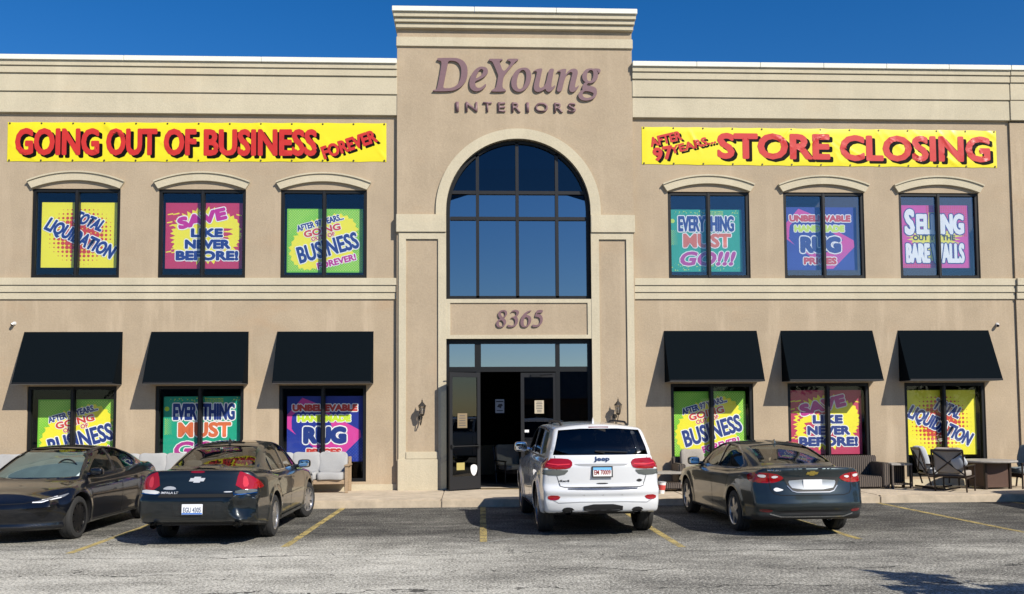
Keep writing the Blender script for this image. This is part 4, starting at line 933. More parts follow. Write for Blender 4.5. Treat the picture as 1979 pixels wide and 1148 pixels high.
def antenna(c, x, h=.09, mat=None):
    q, n = c.cast('T', x, 0); m = MB(); m.add([(x-.09, -.018, q.z-.01), (x-.09, .018, q.z-.01), (x+.10, .012, q.z-.01), (x+.10, -.012, q.z-.01), (x-.07, 0, q.z+h*.8), (x-.01, 0, q.z+h*.55)], [(0, 1, 2, 3), (0, 4, 1), (1, 4, 5, 2), (0, 3, 5, 4), (2, 5, 3)]); m.build('roof_antenna', mat or c.paint, c.root, smooth=50)
def doors(c, lines, handles, mat, rub=None):
    for vw in 'LR':
        for L in lines: c.strip('door_gap', L, vw, .011, SEAM, .0022)
        for (x, z) in handles: c.patch('door_handle', [(x-.10, z-.02), (x+.10, z-.02), (x+.10, z+.02), (x-.10, z+.02)], vw, mat, .03, .0, rings=2)
BOW = [(-.5, -.12), (-.44, .16), (-.2, .16), (-.2, .5), (.22, .5), (.22, .16), (.5, .16), (.44, -.16), (.2, -.16), (.2, -.5), (-.22, -.5), (-.22, -.14)]
def bowtie(c, u, z, w, h, mat):
    sh = [(-.5, -.28), (-.40, .28), (-.20, .28), (-.16, .5), (.24, .5), (.20, .28), (.44, .28), (.5, .26), (.40, -.28), (.20, -.28), (.16, -.5), (-.24, -.5), (-.20, -.28)]
    m = MB(); vs = []; h0, n0 = c.cast('B', u, z)
    pts = [(u-a*w, z+b*h) for a, b in sh]; tri = tessellate_polygon([[Vector((p[0], p[1], 0)) for p in pts]])
    for p in pts: q, n = c.cast('B', *p); vs.append(q+n0*.012)
    for p in pts: q, n = c.cast('B', *p); vs.append(q-n0*.004)
    k = len(pts); m.add(vs, [t for t in tri]+[(i, (i+1) % k, k+(i+1) % k, k+i) for i in range(k)]); m.build('emblem', mat, c.root)

# ---- black saloon facing out, left edge
sp = dict(W=1.85, axles=(-1.44, 1.44), wr=.335, track=1.60, flare=.02, sp=(-1.95, 1.85, .52), belt=.94, cab=(-1.55, 1.35), rim='black', spokes=10, spw=.04, rimk=.70, seatx=-.05, seatc='dark', gl=(.38, .42, .40), grefl=.10,
    top=[(-2.5, 1.0), (-2.3, 1.06), (-1.8, 1.04), (-1, .98), (0, .95), (.9, .94), (1.3, .90), (1.7, .83), (2.0, .745), (2.2, .65), (2.35, .56)],
    bot=[(-2.5, .38), (-2.1, .24), (-1.4, .20), (1.4, .18), (2.0, .19), (2.4, .22)], rear=[(.2, -2.25), (.35, -2.38), (.55, -2.42), (.8, -2.36), (1.06, -2.34)],
    front=[(.15, 2.06), (.20, 2.19), (.26, 2.24), (.30, 2.185), (.36, 2.215), (.48, 2.27), (.56, 2.285), (.64, 2.24), (.72, 2.10), (.80, 1.95)],
    plan=[(-2.4, .84), (-1.7, .915), (-.5, .92), (.6, .915), (1.5, .925), (2.0, .90), (2.4, .83)], sect=[(.15, -.07), (.24, -.03), (.32, -.035), (.45, -.012), (.62, .0), (.75, -.008), (.85, -.03), (.95, -.08), (1.05, -.15)],
    roof=[(-2.5, .98), (-2.15, 1.07), (-1.75, 1.20), (-1.3, 1.325), (-.8, 1.41), (-.2, 1.443), (.15, 1.42), (.5, 1.32), (.9, 1.13), (1.3, .90), (1.6, .75)], glass=[(.8, .84), (.95, .80), (1.15, .71), (1.35, .60), (1.45, .53)], gplan=[(-2.2, -.20), (-1.5, -.07), (-.6, 0), (.4, 0), (1.2, -.05)],
    side=[[(.95, .985), (.42, 1.285), (.12, 1.355), (-.22, 1.375), (-.20, .99)], [(-.29, .99), (-.30, 1.375), (-.75, 1.345), (-1.15, 1.24), (-1.42, 1.09), (-1.25, 1.02)]],
    wind=[(-.72, .965), (-.53, 1.375), (0, 1.40), (.53, 1.375), (.72, .965), (.4, .938), (0, .93), (-.4, .938)], back=[(-.45, 1.12), (-.40, 1.37), (.40, 1.37), (.45, 1.12)], bf=.50, br=.3, k1=.13)
c = Car(sp, 'parked_car', 'glossy black fastback saloon facing out, cut off by the left edge of the photo', 'car', (-7.12, -5.36, 0), R(-90-1.5), paint('black_car_paint', (.004, .005, .008), .0, .3))
for sg in (1, -1):
    hl = [(sg*.50, .632), (sg*.62, .665), (sg*.78, .715), (sg*.855, .742), (sg*.80, .672), (sg*.66, .628)]
    o = c.patch('headlight', hl, 'F', pmat('lamp_dark', (.16, .17, .18), .08, coat=1.), .004)
    c.strip('light_bar', [(sg*.52, .636), (sg*.66, .638), (sg*.79, .68)], 'F', .013, pmat('lamp_white', (.8, .82, .85), .1), .009, parent=o)
    c.strip('light_bar', [(sg*.64, .668), (sg*.74, .70)], 'F', .013, pmat('lamp_white', (.8, .82, .85), .1), .009, parent=o)
c.patch('lower_intake', [(-.62, .215), (.62, .215), (.70, .275), (-.70, .275)], 'F', BLK, .003, rings=3)
c.strip('hood_gap', [(-.80, .78), (-.72, .70), (-.4, .625), (0, .61), (.4, .625), (.72, .70), (.80, .78)], 'F', .008, SEAM, .002)
doors(c, [[(.98, .97), (1.02, .75), (.92, .45), (.88, .26)], [(-.25, .98), (-.27, .6), (-.24, .26)], [(-1.28, .98), (-1.12, .65), (-1.0, .4), (-.98, .26)], [(.9, .24), (-1.0, .24)]], [(-.12, .80), (-1.02, .83)], c.paint)
c.mirror(.82, .97, c.paint, (.14, .20, .13))
for vw in 'LR': c.strip('window_trim', grow([(.99, .98), (.42, 1.295), (.12, 1.367), (-.30, 1.388), (-.75, 1.357), (-1.16, 1.252), (-1.45, 1.09), (-1.26, 1.01), (-.25, .98)], .006), vw, .014, BLK, .003, True)
q, n_ = c.cast('F', .12, 1.36)
m = MB(); m.rbox((q.x-.10, .0, 1.30), (.06, .2, .1), .5, 5); m.build('rear_view_mirror', BLK, c.root, smooth=60, recalc=False)
SHADE = speckled('sunshade_silver', (.52, .62, .65), .6, 3, .12, .1, .0)
for sg in (1, -1):
    m = MB(); vs = []
    for j in range(5):
        for i in range(7):
            u = i/6*.69*sg; z = .945+.38*j/4; u2 = u*(1-.24*j/4); h, n = c.cast('F', u2, z+.015); vs.append((h.x-.06-.015*math.cos(i*2.), u2, z))
    m.add(vs, [(j*7+i, j*7+i+1, (j+1)*7+i+1, (j+1)*7+i) for j in range(4) for i in range(6)]); m.build('sunshade', SHADE, c.root, smooth=60)
tesla = c

# ---- dented dark saloon, rear towards us
def dent(X):
    c0 = np.array([-2.585, -.67, .59]); d = np.linalg.norm((X-c0)*np.array([.9, 1, 1]), axis=1)
    k = -.125*np.exp(-(d/.12)**2)+.042*np.exp(-((d-.205)/.035)**2)+.05*np.exp(-(np.linalg.norm((X-c0-np.array([0, -.02, .06]))*np.array([.5, 2.6, 1]), axis=1)/.13)**2)
    nrm = np.array([-.80, -.6, .05]); Y = X+nrm*k[:, None]; return Y
sp = dict(W=1.85, axles=(-1.40, 1.40), wr=.335, track=1.60, flare=.012, sp=(-2.05, 1.85, .60), belt=.99, cab=(-1.75, 1.15), rim='silver', spokes=9, spw=.03, steer=R(-14), seatx=-.30, seatc='grey', gl=(.55, .58, .55), grefl=.13, post=dent,
    top=[(-2.7, 1.10), (-2.45, 1.135), (-1.8, 1.11), (-1, 1.0), (0, .985), (1.0, .99), (1.3, .96), (1.9, .88), (2.3, .78), (2.45, .68)],
    bot=[(-2.7, .40), (-2.4, .33), (-1.9, .24), (-1.4, .19), (1.4, .19), (2.0, .2), (2.5, .24)],
    rear=[(.30, -2.52), (.36, -2.60), (.50, -2.655), (.70, -2.66), (.745, -2.64), (.765, -2.575), (.80, -2.565), (1.0, -2.535), (1.085, -2.525), (1.12, -2.53), (1.15, -2.50)], rs=.024, front=[(.2, 2.3), (.4, 2.42), (.6, 2.43), (.75, 2.36), (.9, 2.2)],
    plan=[(-2.65, .875), (-1.8, .915), (-.5, .92), (.8, .92), (1.6, .915), (2.1, .88), (2.5, .80)], sect=[(.15, -.08), (.25, -.035), (.40, -.012), (.56, .0), (.74, -.004), (.88, -.02), (1.0, -.045), (1.08, -.09), (1.15, -.14)],
    roof=[(-2.4, 1.0), (-1.95, 1.115), (-1.55, 1.27), (-1.1, 1.43), (-.75, 1.492), (-.2, 1.518), (.2, 1.495), (.5, 1.39), (.9, 1.13), (1.25, .95), (1.6, .8)], glass=[(.85, .85), (1.0, .81), (1.2, .715), (1.4, .615), (1.5, .55)], gplan=[(-2.2, -.12), (-1.5, -.04), (-.6, 0), (.4, 0), (1.2, -.04)],
    side=[[(.78, 1.03), (.38, 1.32), (.15, 1.42), (-.17, 1.435), (-.17, 1.03)], [(-.25, 1.03), (-.25, 1.435), (-.70, 1.41), (-1.02, 1.30), (-1.02, 1.04)], [(-1.07, 1.04), (-1.07, 1.26), (-1.36, 1.10), (-1.34, 1.05)]],
    wind=[(-.64, 1.03), (-.50, 1.41), (.50, 1.41), (.64, 1.03)], back=[(-.635, 1.155), (-.50, 1.43), (0, 1.45), (.50, 1.43), (.635, 1.155), (0, 1.142)], bx=-.95, br=.20, kr=.05, k1=.085, crown=.03)
c = Car(sp, 'parked_car', 'dark saloon with a big dent in its right rear bumper, parked nose to the kerb', 'car', (-4.03, -5.42, 0), R(90-1.0), paint('charcoal_car_paint', (.008, .012, .015), .35, .33))
for sg in (1, -1):
    tl = [(sg*.565, .835), (sg*.64, 1.10), (sg*.70, 1.095), (sg*.80, .99), (sg*.875, .85)]
    o = c.wrap('tail_light', [(-2.545, .565, .835), (-2.52, .64, 1.10), (-2.50, .70, 1.095), (-2.40, .84, 1.0), (-2.22, .90, .915), (-2.12, .91, .85), (-2.3, .90, .845)], sg, RED)
    c.patch('inner_lamp', [(sg*.66, .87), (sg*.66, 1.05), (sg*.72, 1.02), (sg*.745, .88)], 'B', pmat('tail_pink', (.52, .03, .04), .12, coat=.6), .009, parent=o)
    vw = 'L' if sg > 0 else 'R'
    c.patch('reverse_lamp', [(sg*.55, .775), (sg*.565, .83), (sg*.85, .845), (sg*.855, .785)], 'B', CLR if sg > 0 else SMK, .006, .003)
    c.strip('lamp_trim', [(sg*.545, .80), (sg*.555, .768), (sg*.855, .78)], 'B', .012, CHR, .009)
c.patch('brake_light', [(-.10, 1.118), (.10, 1.118), (.10, 1.088), (-.10, 1.088)], 'B', REDD, .004, rings=2)
bowtie(c, .0, .99, .24, .085, SILV)
c.text('IMPALA LT', .40, .80, .26, .032, 'B', SILV); c.patch('dealer_decal', [(.30, .845), (.50, .845), (.50, .87), (.42, .90), (.32, .885)], 'B', pmat('decal_silver', (.6, .6, .6), .3, .5), .004, rings=2)
c.patch('badge_plate', [(-.52, .80), (-.40, .80), (-.40, .815), (-.52, .815)], 'B', SILV, .005, rings=2)
c.strip('boot_gap', [(.555, .757), (-.555, .757)], 'B', .045, SEAM, .004)
c.strip('boot_gap', [(.56, .762), (.575, .93), (.60, 1.10)], 'B', .010, SEAM, .003); c.strip('boot_gap', [(-.56, .762), (-.575, .93), (-.60, 1.10)], 'B', .010, SEAM, .003)
c.strip('bumper_crease_shade', [(.34, .64), (.31, .46), (-.27, .46), (-.30, .64)], 'B', .012, BLK, .002)  # bumper fold drawn as a black strip, its shade painted on
c.plate('EGU 4305', .03, .565, (.72, .74, .76), pmat('plate_ink', (.10, .13, .2), .5), band=[(-.072, -.05, 1)], tilt=4)
c.patch('plate_recess', [(.235, .475), (-.18, .475), (-.18, .655), (.235, .655)], 'B', BLK, .003, rings=3)
doors(c, [[(.86, 1.0), (.94, .8), (.90, .5), (.86, .24)], [(-.21, 1.02), (-.23, .6), (-.22, .24)], [(-1.15, 1.03), (-1.04, .75), (-.96, .5), (-.94, .26)], [(.9, .24), (-.95, .24)]], [(-.06, .87), (-.92, .89)], c.paint)
for vw in 'LR':
    c.strip('window_trim', [(.80, 1.012), (-1.36, 1.03)], vw, .016, CHR, .003); c.strip('rub_strip', [(.86, .60), (-.92, .60)], vw, .035, c.paint, .012); c.strip('sill_moulding', [(.92, .27), (-.95, .27)], vw, .05, c.paint, .02)
c.mirror(.70, 1.0, c.paint, (.14, .23, .15)); antenna(c, -.75, .11, BLK); exhaust(c, -2.60, (.62, -.60), .325, .052)
m = MB(); m.box(-2.30, -1.9, -.75, .75, .28, .42); m.build('underbody', BLK, c.root, bevel=.05)
q, n_ = c.cast('T', -.35, 0); c.patch('sunroof', [(-.75, -.38), (-.75, .38), (-.05, .40), (-.05, -.40)], 'T', pmat('sunroof_glass', (.01, .01, .012), .03, coat=1.), .003)
impala = c

# ---- white 4x4, rear towards us
sp = dict(W=1.94, axles=(-1.457, 1.457), wr=.385, track=1.64, tw=.255, flare=.035, sp=(-1.95, 1.75, .78), belt=1.21, cab=(-2.05, 1.05), rim='grey', spokes=10, twin=False, spw=.022, rimk=.68, seatx=-.15, seatc='dark', gl=(.10, .105, .11), grefl=.04,
    top=[(-2.5, 1.21), (-1, 1.21), (0, 1.20), (.9, 1.18), (1.2, 1.13), (1.8, 1.09), (2.2, 1.05), (2.4, .98)],
    bot=[(-2.5, .42), (-2.2, .37), (-1.5, .30), (1.4, .28), (2.0, .30), (2.4, .34)],
    rear=[(.36, -2.34), (.42, -2.39), (.50, -2.415), (.56, -2.42), (.64, -2.405), (.69, -2.43), (.745, -2.432), (.775, -2.40), (.795, -2.335), (.84, -2.325), (1.0, -2.335), (1.12, -2.338), (1.15, -2.312), (1.25, -2.312), (1.31, -2.275)], rs=.012,
    front=[(.3, 2.25), (.5, 2.36), (.8, 2.36), (1.05, 2.28)], plan=[(-2.5, .90), (-1.9, .945), (-1, .95), (1, .95), (1.8, .945), (2.4, .86)], sect=[(.25, -.06), (.40, -.02), (.6, .0), (.8, .005), (1.0, -.004), (1.13, -.022), (1.22, -.06), (1.31, -.13)],
    roof=[(-2.46, 1.05), (-2.375, 1.20), (-2.28, 1.36), (-2.14, 1.58), (-2.05, 1.72), (-1.98, 1.765), (-1.5, 1.79), (-.5, 1.805), (.1, 1.79), (.45, 1.70), (.8, 1.47), (1.2, 1.17), (1.5, 1.0)], roofs=.045, glass=[(1.05, .905), (1.22, .865), (1.41, .822), (1.61, .765), (1.76, .715), (1.83, .67)], gplan=[(-2.5, -.05), (-1.9, -.02), (-1, 0), (.4, 0), (1.2, -.05)],
    side=[[(.78, 1.26), (.40, 1.59), (.2, 1.67), (-.20, 1.69), (-.20, 1.26)], [(-.29, 1.26), (-.29, 1.69), (-1.02, 1.67), (-1.15, 1.26)], [(-1.24, 1.26), (-1.12, 1.665), (-1.62, 1.625), (-1.76, 1.31)]],
    wind=[(-.70, 1.25), (-.56, 1.69), (.56, 1.69), (.70, 1.25)], back=[(-.765, 1.285), (-.655, 1.675), (-.3, 1.70), (.3, 1.70), (.655, 1.675), (.765, 1.285)], bx=-1.75, br=.15, kr=.03, k1=.06, kg=.055, kb=.03, crown=.02)
JW = pmat('white_car_paint', (.60, .615, .63), .25, 0, coat=1.)
def make_jeep(label, loc, rz):
    c = Car(sp, 'parked_car', label, 'car', loc, rz, JW)
    for sg in (1, -1):
        u = lambda a: sg*a
        o = c.wrap('tail_light', [(-2.325, .47, 1.10), (-2.315, .49, 1.20), (-2.30, .58, 1.235), (-2.18, .87, 1.235), (-2.05, .92, 1.225), (-1.97, .94, 1.15), (-2.04, .94, 1.075), (-2.2, .88, 1.07), (-2.32, .60, 1.065)], sg, RED, .010)
        c.strip('lamp_line', [(u(.51), 1.14), (u(.69), 1.13), (u(.85), 1.15)], 'B', .02, pmat('tail_pink', (.52, .03, .04), .12, coat=.6), .016, parent=o)
        vw = 'L' if sg > 0 else 'R'
        c.wrap('reverse_lamp', [(-2.325, .52, 1.055), (-2.315, .62, 1.055), (-2.18, .88, 1.06), (-2.05, .94, 1.065), (-2.10, .93, .99), (-2.2, .88, .975), (-2.31, .62, .965)], sg, SMK, .009)
        c.patch('rear_reflector', [(u(.66), .66), (u(.86), .665), (u(.86), .59), (u(.70), .585)], 'B', RED, .006, .003, rings=3)
    c.strip('tailgate_gap', [(.74, 1.27), (.715, 1.05), (.71, .95), (.66, .80), (.60, .785), (-.60, .785), (-.66, .80), (-.71, .95), (-.715, 1.05), (-.74, 1.27)], 'B', .010, SEAM, .003)
    c.patch('chrome_step', [(.56, .775), (-.56, .775), (-.54, .745), (.54, .745)], 'B', pmat('satin_silver', (.4, .41, .42), .25, .9), .010, rings=2)
    c.patch('light_bar', [(.47, 1.145), (.32, 1.11), (-.32, 1.11), (-.47, 1.145), (-.32, 1.15), (.32, 1.15)], 'B', pmat('shadow_grey', (.25, .26, .27), .3), .004, rings=2)  # tailgate bar in shadow grey, its shade painted into the colour
    c.text('Jeep', 0, 1.215, .25, .085, 'B', pmat('badge_blue', (.05, .08, .16), .25, .7), .012, fo=.035)
    c.text('4x4', .60, .885, .17, .034, 'B', BLK, .006, fo=.03); c.patch('round_badge', [(-.66, .885), (-.60, .915), (-.54, .885), (-.60, .855)], 'B', BLK, .006, it=2, rings=2)
    c.patch('tailgate_handle', [(.09, .85), (-.09, .85), (-.09, .83), (.09, .83)], 'B', BLK, .006, rings=2)
    c.plate('EM 70009', .0, 1.025, (.72, .72, .70), pmat('plate_ink_red', (.25, .02, .02), .5), border=BLK, band=[(.025, .07, 2)], tilt=4, out=.02)
    for u_ in (.30, 0, -.30): c.patch('parking_sensor', [(u_-.014, .67), (u_, .684), (u_+.014, .67), (u_, .656)], 'B', pmat('sensor_grey', (.45, .45, .45), .4), .003, rings=2)
    c.patch('tow_opening', [(.31, .525), (-.31, .525), (-.31, .40), (.31, .40)], 'B', BLK, .012, .01, rings=3)
    m = MB()
    for a, b in ((.27, .13), (.04, -.05), (-.12, -.26)): m.box(-2.405, -2.39, b, a, .43, .495)
    m.build('tow_bar_parts', pmat('dull_steel', (.12, .12, .12), .5, .5), c.root)
    c.strip('bumper_crease_shade', [(.85, .62), (.70, .545), (.36, .56), (-.36, .56), (-.70, .545), (-.85, .62)], 'B', .012, pmat('shadow_grey', (.25, .26, .27), .3), .003)  # fold in the white bumper: shade painted as a grey strip
    exhaust(c, -2.36, (.55, -.55), .405, .055); m = MB(); m.box(-2.15, -1.8, -.8, .8, .34, .46); m.build('underbody', BLK, c.root, bevel=.05)
    for sg in (.55, -.55): c.patch('exhaust_cutout', [(sg-.11, .37), (sg-.09, .46), (sg, .485), (sg+.09, .46), (sg+.11, .37)], 'B', BLK, .004, rings=3)
    doors(c, [[(.98, 1.19), (1.02, .95), (.98, .6), (.92, .34)], [(-.24, 1.24), (-.25, .7), (-.24, .34)], [(-1.20, 1.24), (-1.10, .95), (-1.0, .6), (-.98, .36)], [(.92, .34), (-.98, .34)]], [(-.10, 1.06), (-1.02, 1.08)], JW)
    for vw in 'LR': c.strip('window_trim', grow([(.82, 1.25), (.41, 1.602), (.2, 1.682), (-.2, 1.702), (-1.05, 1.682), (-1.62, 1.638), (-1.80, 1.30), (-1.74, 1.24)], .008), vw, .022, BLK, .004, True); c.strip('sill_moulding', [(.95, .33), (-.98, .33)], vw, .06, BLK, .015)
    c.mirror(.74, 1.27, CHR, (.15, .24, .19)); antenna(c, -1.45, .11)
    for sg in (1, -1):
        m = MB(); pts = []
        for x in np.linspace(.05, -1.65, 9): h, n = c.cast('T', x, sg*.55); pts.append((x, sg*.55, h.z+(.045 if -1.6 < x < 0 else .0)))
        m.tube(pts, .018, 8); m.build('roof_rail', BLK, c.root, smooth=60)
    m = MB(); h, n = c.cast('B', 0, 1.725); m.box(h.x-.01, h.x+.03, -.16, .16, 1.712, 1.73); m.build('brake_light', REDD, c.root)
    m = MB(); m.tube([c.cast('B', -.05, 1.315)[0]+Vector((-.02, 0, 0)), c.cast('B', .10, 1.345)[0]+Vector((-.025, 0, 0)), c.cast('B', -.42, 1.325)[0]+Vector((-.025, 0, 0))], .010, 6); m.build('rear_wiper', BLK, c.root)
    return c
jeep = make_jeep('white four-wheel-drive estate with red tail lights, parked before the doors', (1.98, -5.10, 0), R(90+2.2))

# ---- grey saloon, rear towards us
sp = dict(W=1.85, axles=(-1.415, 1.415), wr=.335, track=1.60, flare=.015, sp=(-2.0, 1.8, .60), belt=.985, cab=(-1.7, 1.2), blackz=lambda x: np.where(x < -2.15, .355, 0.), rim='silver', spokes=5, spw=.045, rimk=.68, seatx=-.22, seatc='dark', gl=(.45, .48, .46), grefl=.14,
    top=[(-2.6, 1.07), (-2.42, 1.10), (-1.9, 1.07), (-1, .99), (0, .965), (1.0, .97), (1.3, .94), (1.9, .85), (2.2, .75), (2.35, .65)],
    bot=[(-2.6, .34), (-2.3, .27), (-1.4, .19), (1.4, .19), (2.0, .2), (2.4, .24)],
    rear=[(.22, -2.40), (.28, -2.46), (.31, -2.50), (.42, -2.50), (.445, -2.53), (.49, -2.56), (.53, -2.555), (.60, -2.535), (.68, -2.52), (.75, -2.50), (.85, -2.475), (.95, -2.47), (1.04, -2.485), (1.08, -2.51), (1.105, -2.50), (1.12, -2.45)], rs=.022, front=[(.2, 2.22), (.4, 2.36), (.6, 2.37), (.75, 2.28), (.9, 2.1)],
    plan=[(-2.6, .86), (-1.8, .92), (-.5, .925), (.8, .925), (1.6, .915), (2.1, .88), (2.4, .80)], sect=[(.15, -.07), (.24, -.025), (.33, -.035), (.48, -.015), (.62, -.010), (.74, .0), (.88, -.012), (.98, -.045), (1.06, -.09), (1.13, -.14)],
    roof=[(-2.5, .98), (-2.1, 1.085), (-1.7, 1.22), (-1.2, 1.36), (-.8, 1.43), (-.25, 1.458), (.15, 1.437), (.5, 1.34), (.9, 1.12), (1.3, .93), (1.6, .78)], glass=[(.85, .85), (.98, .81), (1.2, .70), (1.38, .605), (1.47, .545)], gplan=[(-2.3, -.17), (-1.5, -.06), (-.6, 0), (.4, 0), (1.2, -.04)],
    side=[[(.85, 1.01), (.42, 1.30), (.15, 1.37), (-.20, 1.385), (-.20, 1.01)], [(-.27, 1.01), (-.27, 1.385), (-.75, 1.355), (-1.10, 1.25), (-1.36, 1.09), (-1.28, 1.04)]],
    wind=[(-.64, 1.01), (-.50, 1.385), (.50, 1.385), (.64, 1.01)], back=[(-.585, 1.135), (-.47, 1.385), (0, 1.405), (.47, 1.385), (.585, 1.135), (0, 1.118)], bx=-.95, br=.26, kr=.05, k1=.085, crown=.03)
c = Car(sp, 'parked_car', 'slate saloon with slim red tail lights and bright window trim, right of the white vehicle', 'car', (5.18, -5.35, 0), R(90+2.4), paint('slate_car_paint', (.028, .038, .042), .65, .33))
for sg in (1, -1):
    u = lambda a: sg*a
    o = c.wrap('tail_light', [(-2.465, .44, .935), (-2.44, .60, 1.0), (-2.30, .85, 1.01), (-2.12, .90, .985), (-2.03, .91, .945), (-2.14, .91, .865), (-2.3, .87, .85), (-2.43, .64, .845), (-2.46, .52, .88)], sg, RED)
    c.patch('inner_lamp', [(u(.51), .95), (u(.58), .965), (u(.63), .94), (u(.58), .915)], 'B', CLR, .010, parent=o, rings=2); c.patch('inner_lamp', [(u(.69), .975), (u(.81), .98), (u(.79), .935), (u(.70), .93)], 'B', CLR, .010, parent=o, rings=2)
    c.strip('lamp_split', [(u(.665), 1.0), (u(.645), .85)], 'B', .012, REDD, .011, parent=o)
    vw = 'L' if sg > 0 else 'R'
    c.patch('rear_reflector', [(u(.62), .445), (u(.80), .455), (u(.80), .405), (u(.64), .395)], 'B', REDD, .004, rings=2)
PNL = [(.45, .925), (.42, .94), (-.42, .94), (-.45, .925), (-.36, .735), (-.28, .715), (.28, .715), (.36, .735)]
c.patch('plate_recess', PNL, 'B', BLK, .003); c.patch('plate_panel', [(.36, .90), (-.36, .90), (-.38, .85), (-.31, .75), (.31, .75), (.38, .85)], 'B', pmat('panel_silver', (.42, .44, .45), .3, .6), .006)
c.strip('plate_trim', [(.40, .81), (.33, .73), (.26, .71), (-.26, .71), (-.33, .73), (-.40, .81)], 'B', .014, pmat('satin_silver', (.4, .41, .42), .25, .9), .009)
c.strip('boot_gap', [(.65, .84), (.645, .75), (.60, .69), (.50, .665), (-.50, .665), (-.60, .69), (-.645, .75), (-.65, .84)], 'B', .011, SEAM, .003)
bowtie(c, .0, 1.0, .20, .070, pmat('emblem_gold', (.50, .38, .09), .2, .8)); c.text('MALIBU', .58, 1.045, .19, .024, 'B', CHR)
c.plate('', .0, .825, (.66, .67, .68), BLK, tilt=2, out=.012)
g_ = MB(); c.patch('round_decal', [(.61, .755), (.56, .785), (.50, .765), (.45, .745), (.52, .725), (.58, .72)], 'B', pmat('decal_white', (.75, .75, .76), .4), .004, rings=2)
c.patch('lower_grille', [(.62, .435), (-.62, .435), (-.54, .365), (.54, .365)], 'B', BLK, .004, rings=3); c.strip('bumper_chrome', [(.66, .375), (.50, .335), (-.50, .335), (-.66, .375)], 'B', .016, pmat('satin_silver', (.4, .41, .42), .25, .9), .006)
doors(c, [[(.90, .99), (.98, .8), (.94, .5), (.88, .24)], [(-.23, 1.0), (-.25, .6), (-.24, .24)], [(-1.22, 1.03), (-1.08, .75), (-.98, .5), (-.95, .26)], [(.9, .24), (-.95, .24)]], [(-.06, .85), (-1.0, .88)], c.paint)
for vw in 'LR': c.strip('window_trim', grow([(.92, .995), (.43, 1.315), (.15, 1.383), (-.25, 1.400), (-.75, 1.370), (-1.11, 1.265), (-1.41, 1.09), (-1.30, 1.025), (-.23, .99)], .004), vw, .018, pmat('satin_silver', (.4, .41, .42), .25, .9), .004, True)
c.mirror(.78, .99, c.paint, (.14, .22, .15)); antenna(c, -.85, .09)
m = MB(); m.box(-2.25, -1.9, -.75, .75, .26, .38); m.build('underbody', BLK, c.root, bevel=.05)
malibu = c
# a second 4x4 stands in the next bay beyond the right edge; only its shadow reaches the picture
c = copy_tree(jeep.root); c.location = (13.02, -4.75, 0); c.rotation_euler = (0, 0, R(90)); c['label'] = 'white four-wheel-drive estate out of frame at right, only its shadow showing'
# ------------------------------------------------------------------ patio furniture on the sidewalk
TEAK = speckled('weathered_teak', (.33, .24, .15), .75, 14, .25, .2, 0, (1, 1, 6)); CUSH = speckled('pale_grey_cushion', (.33, .33, .325), .9, 40, .06, .25); CUSHB = speckled('slate_cushion', (.17, .20, .215), .9, 40, .1, .25); CUSHT = speckled('taupe_cushion', (.30, .27, .235), .9, 40, .1, .25); CUSHW = speckled('white_cushion', (.42, .44, .46), .9, 40, .05, .25)
def wickermat():
    m = pmat('brown_wicker', (.07, .052, .040), .6); t = NT(m); v = t.mapping()
    w1 = t.n('ShaderNodeTexWave', wave_type='BANDS', bands_direction='X'); w1.inputs['Scale'].default_value = 6.5; w1.inputs['Distortion'].default_value = 1.0; t.l(v, w1.inputs[0])
    w2 = t.n('ShaderNodeTexWave', wave_type='BANDS', bands_direction='Z'); w2.inputs['Scale'].default_value = 18; w2.inputs['Distortion'].default_value = 1.5; t.l(v, w2.inputs[0])
    h = t.math('ADD', t.math('MULTIPLY', w1.outputs['Fac'], .7), t.math('MULTIPLY', w2.outputs['Fac'], .3))
    t.l(t.ramp(h, [(.25, (.018, .014, .012)), (.75, (.135, .105, .085))]), t.b.inputs['Base Color']); t.bump(h, .8, .02); return m
WICK = wickermat(); DKB = pmat('dark_brown_aluminium', (.030, .020, .016), .4, .2)
ZS = .16
def pillow(m, c, size, rx=0, rz=0, e=.45, mi=0, seed=0):
    a = len(m.v); m.rbox((0, 0, 0), size, e, 9, mi); rs = random.Random(seed+int(c[0]*100)); ph = [rs.uniform(0, 6) for _ in range(4)]
    for i in range(a, len(m.v)):
        x, y, z = m.v[i]; k = .016*math.sin(x*13+ph[0])*math.sin(z*11+ph[1])+.006*math.sin(x*29+ph[2]+z*17); m.v[i] = (x, y+k, z+k*.6)
    mt = Matrix.Translation(c) @ Matrix.Rotation(rz, 4, 'Z') @ Matrix.Rotation(rx, 4, 'X'); m.xf(mt, a); return m
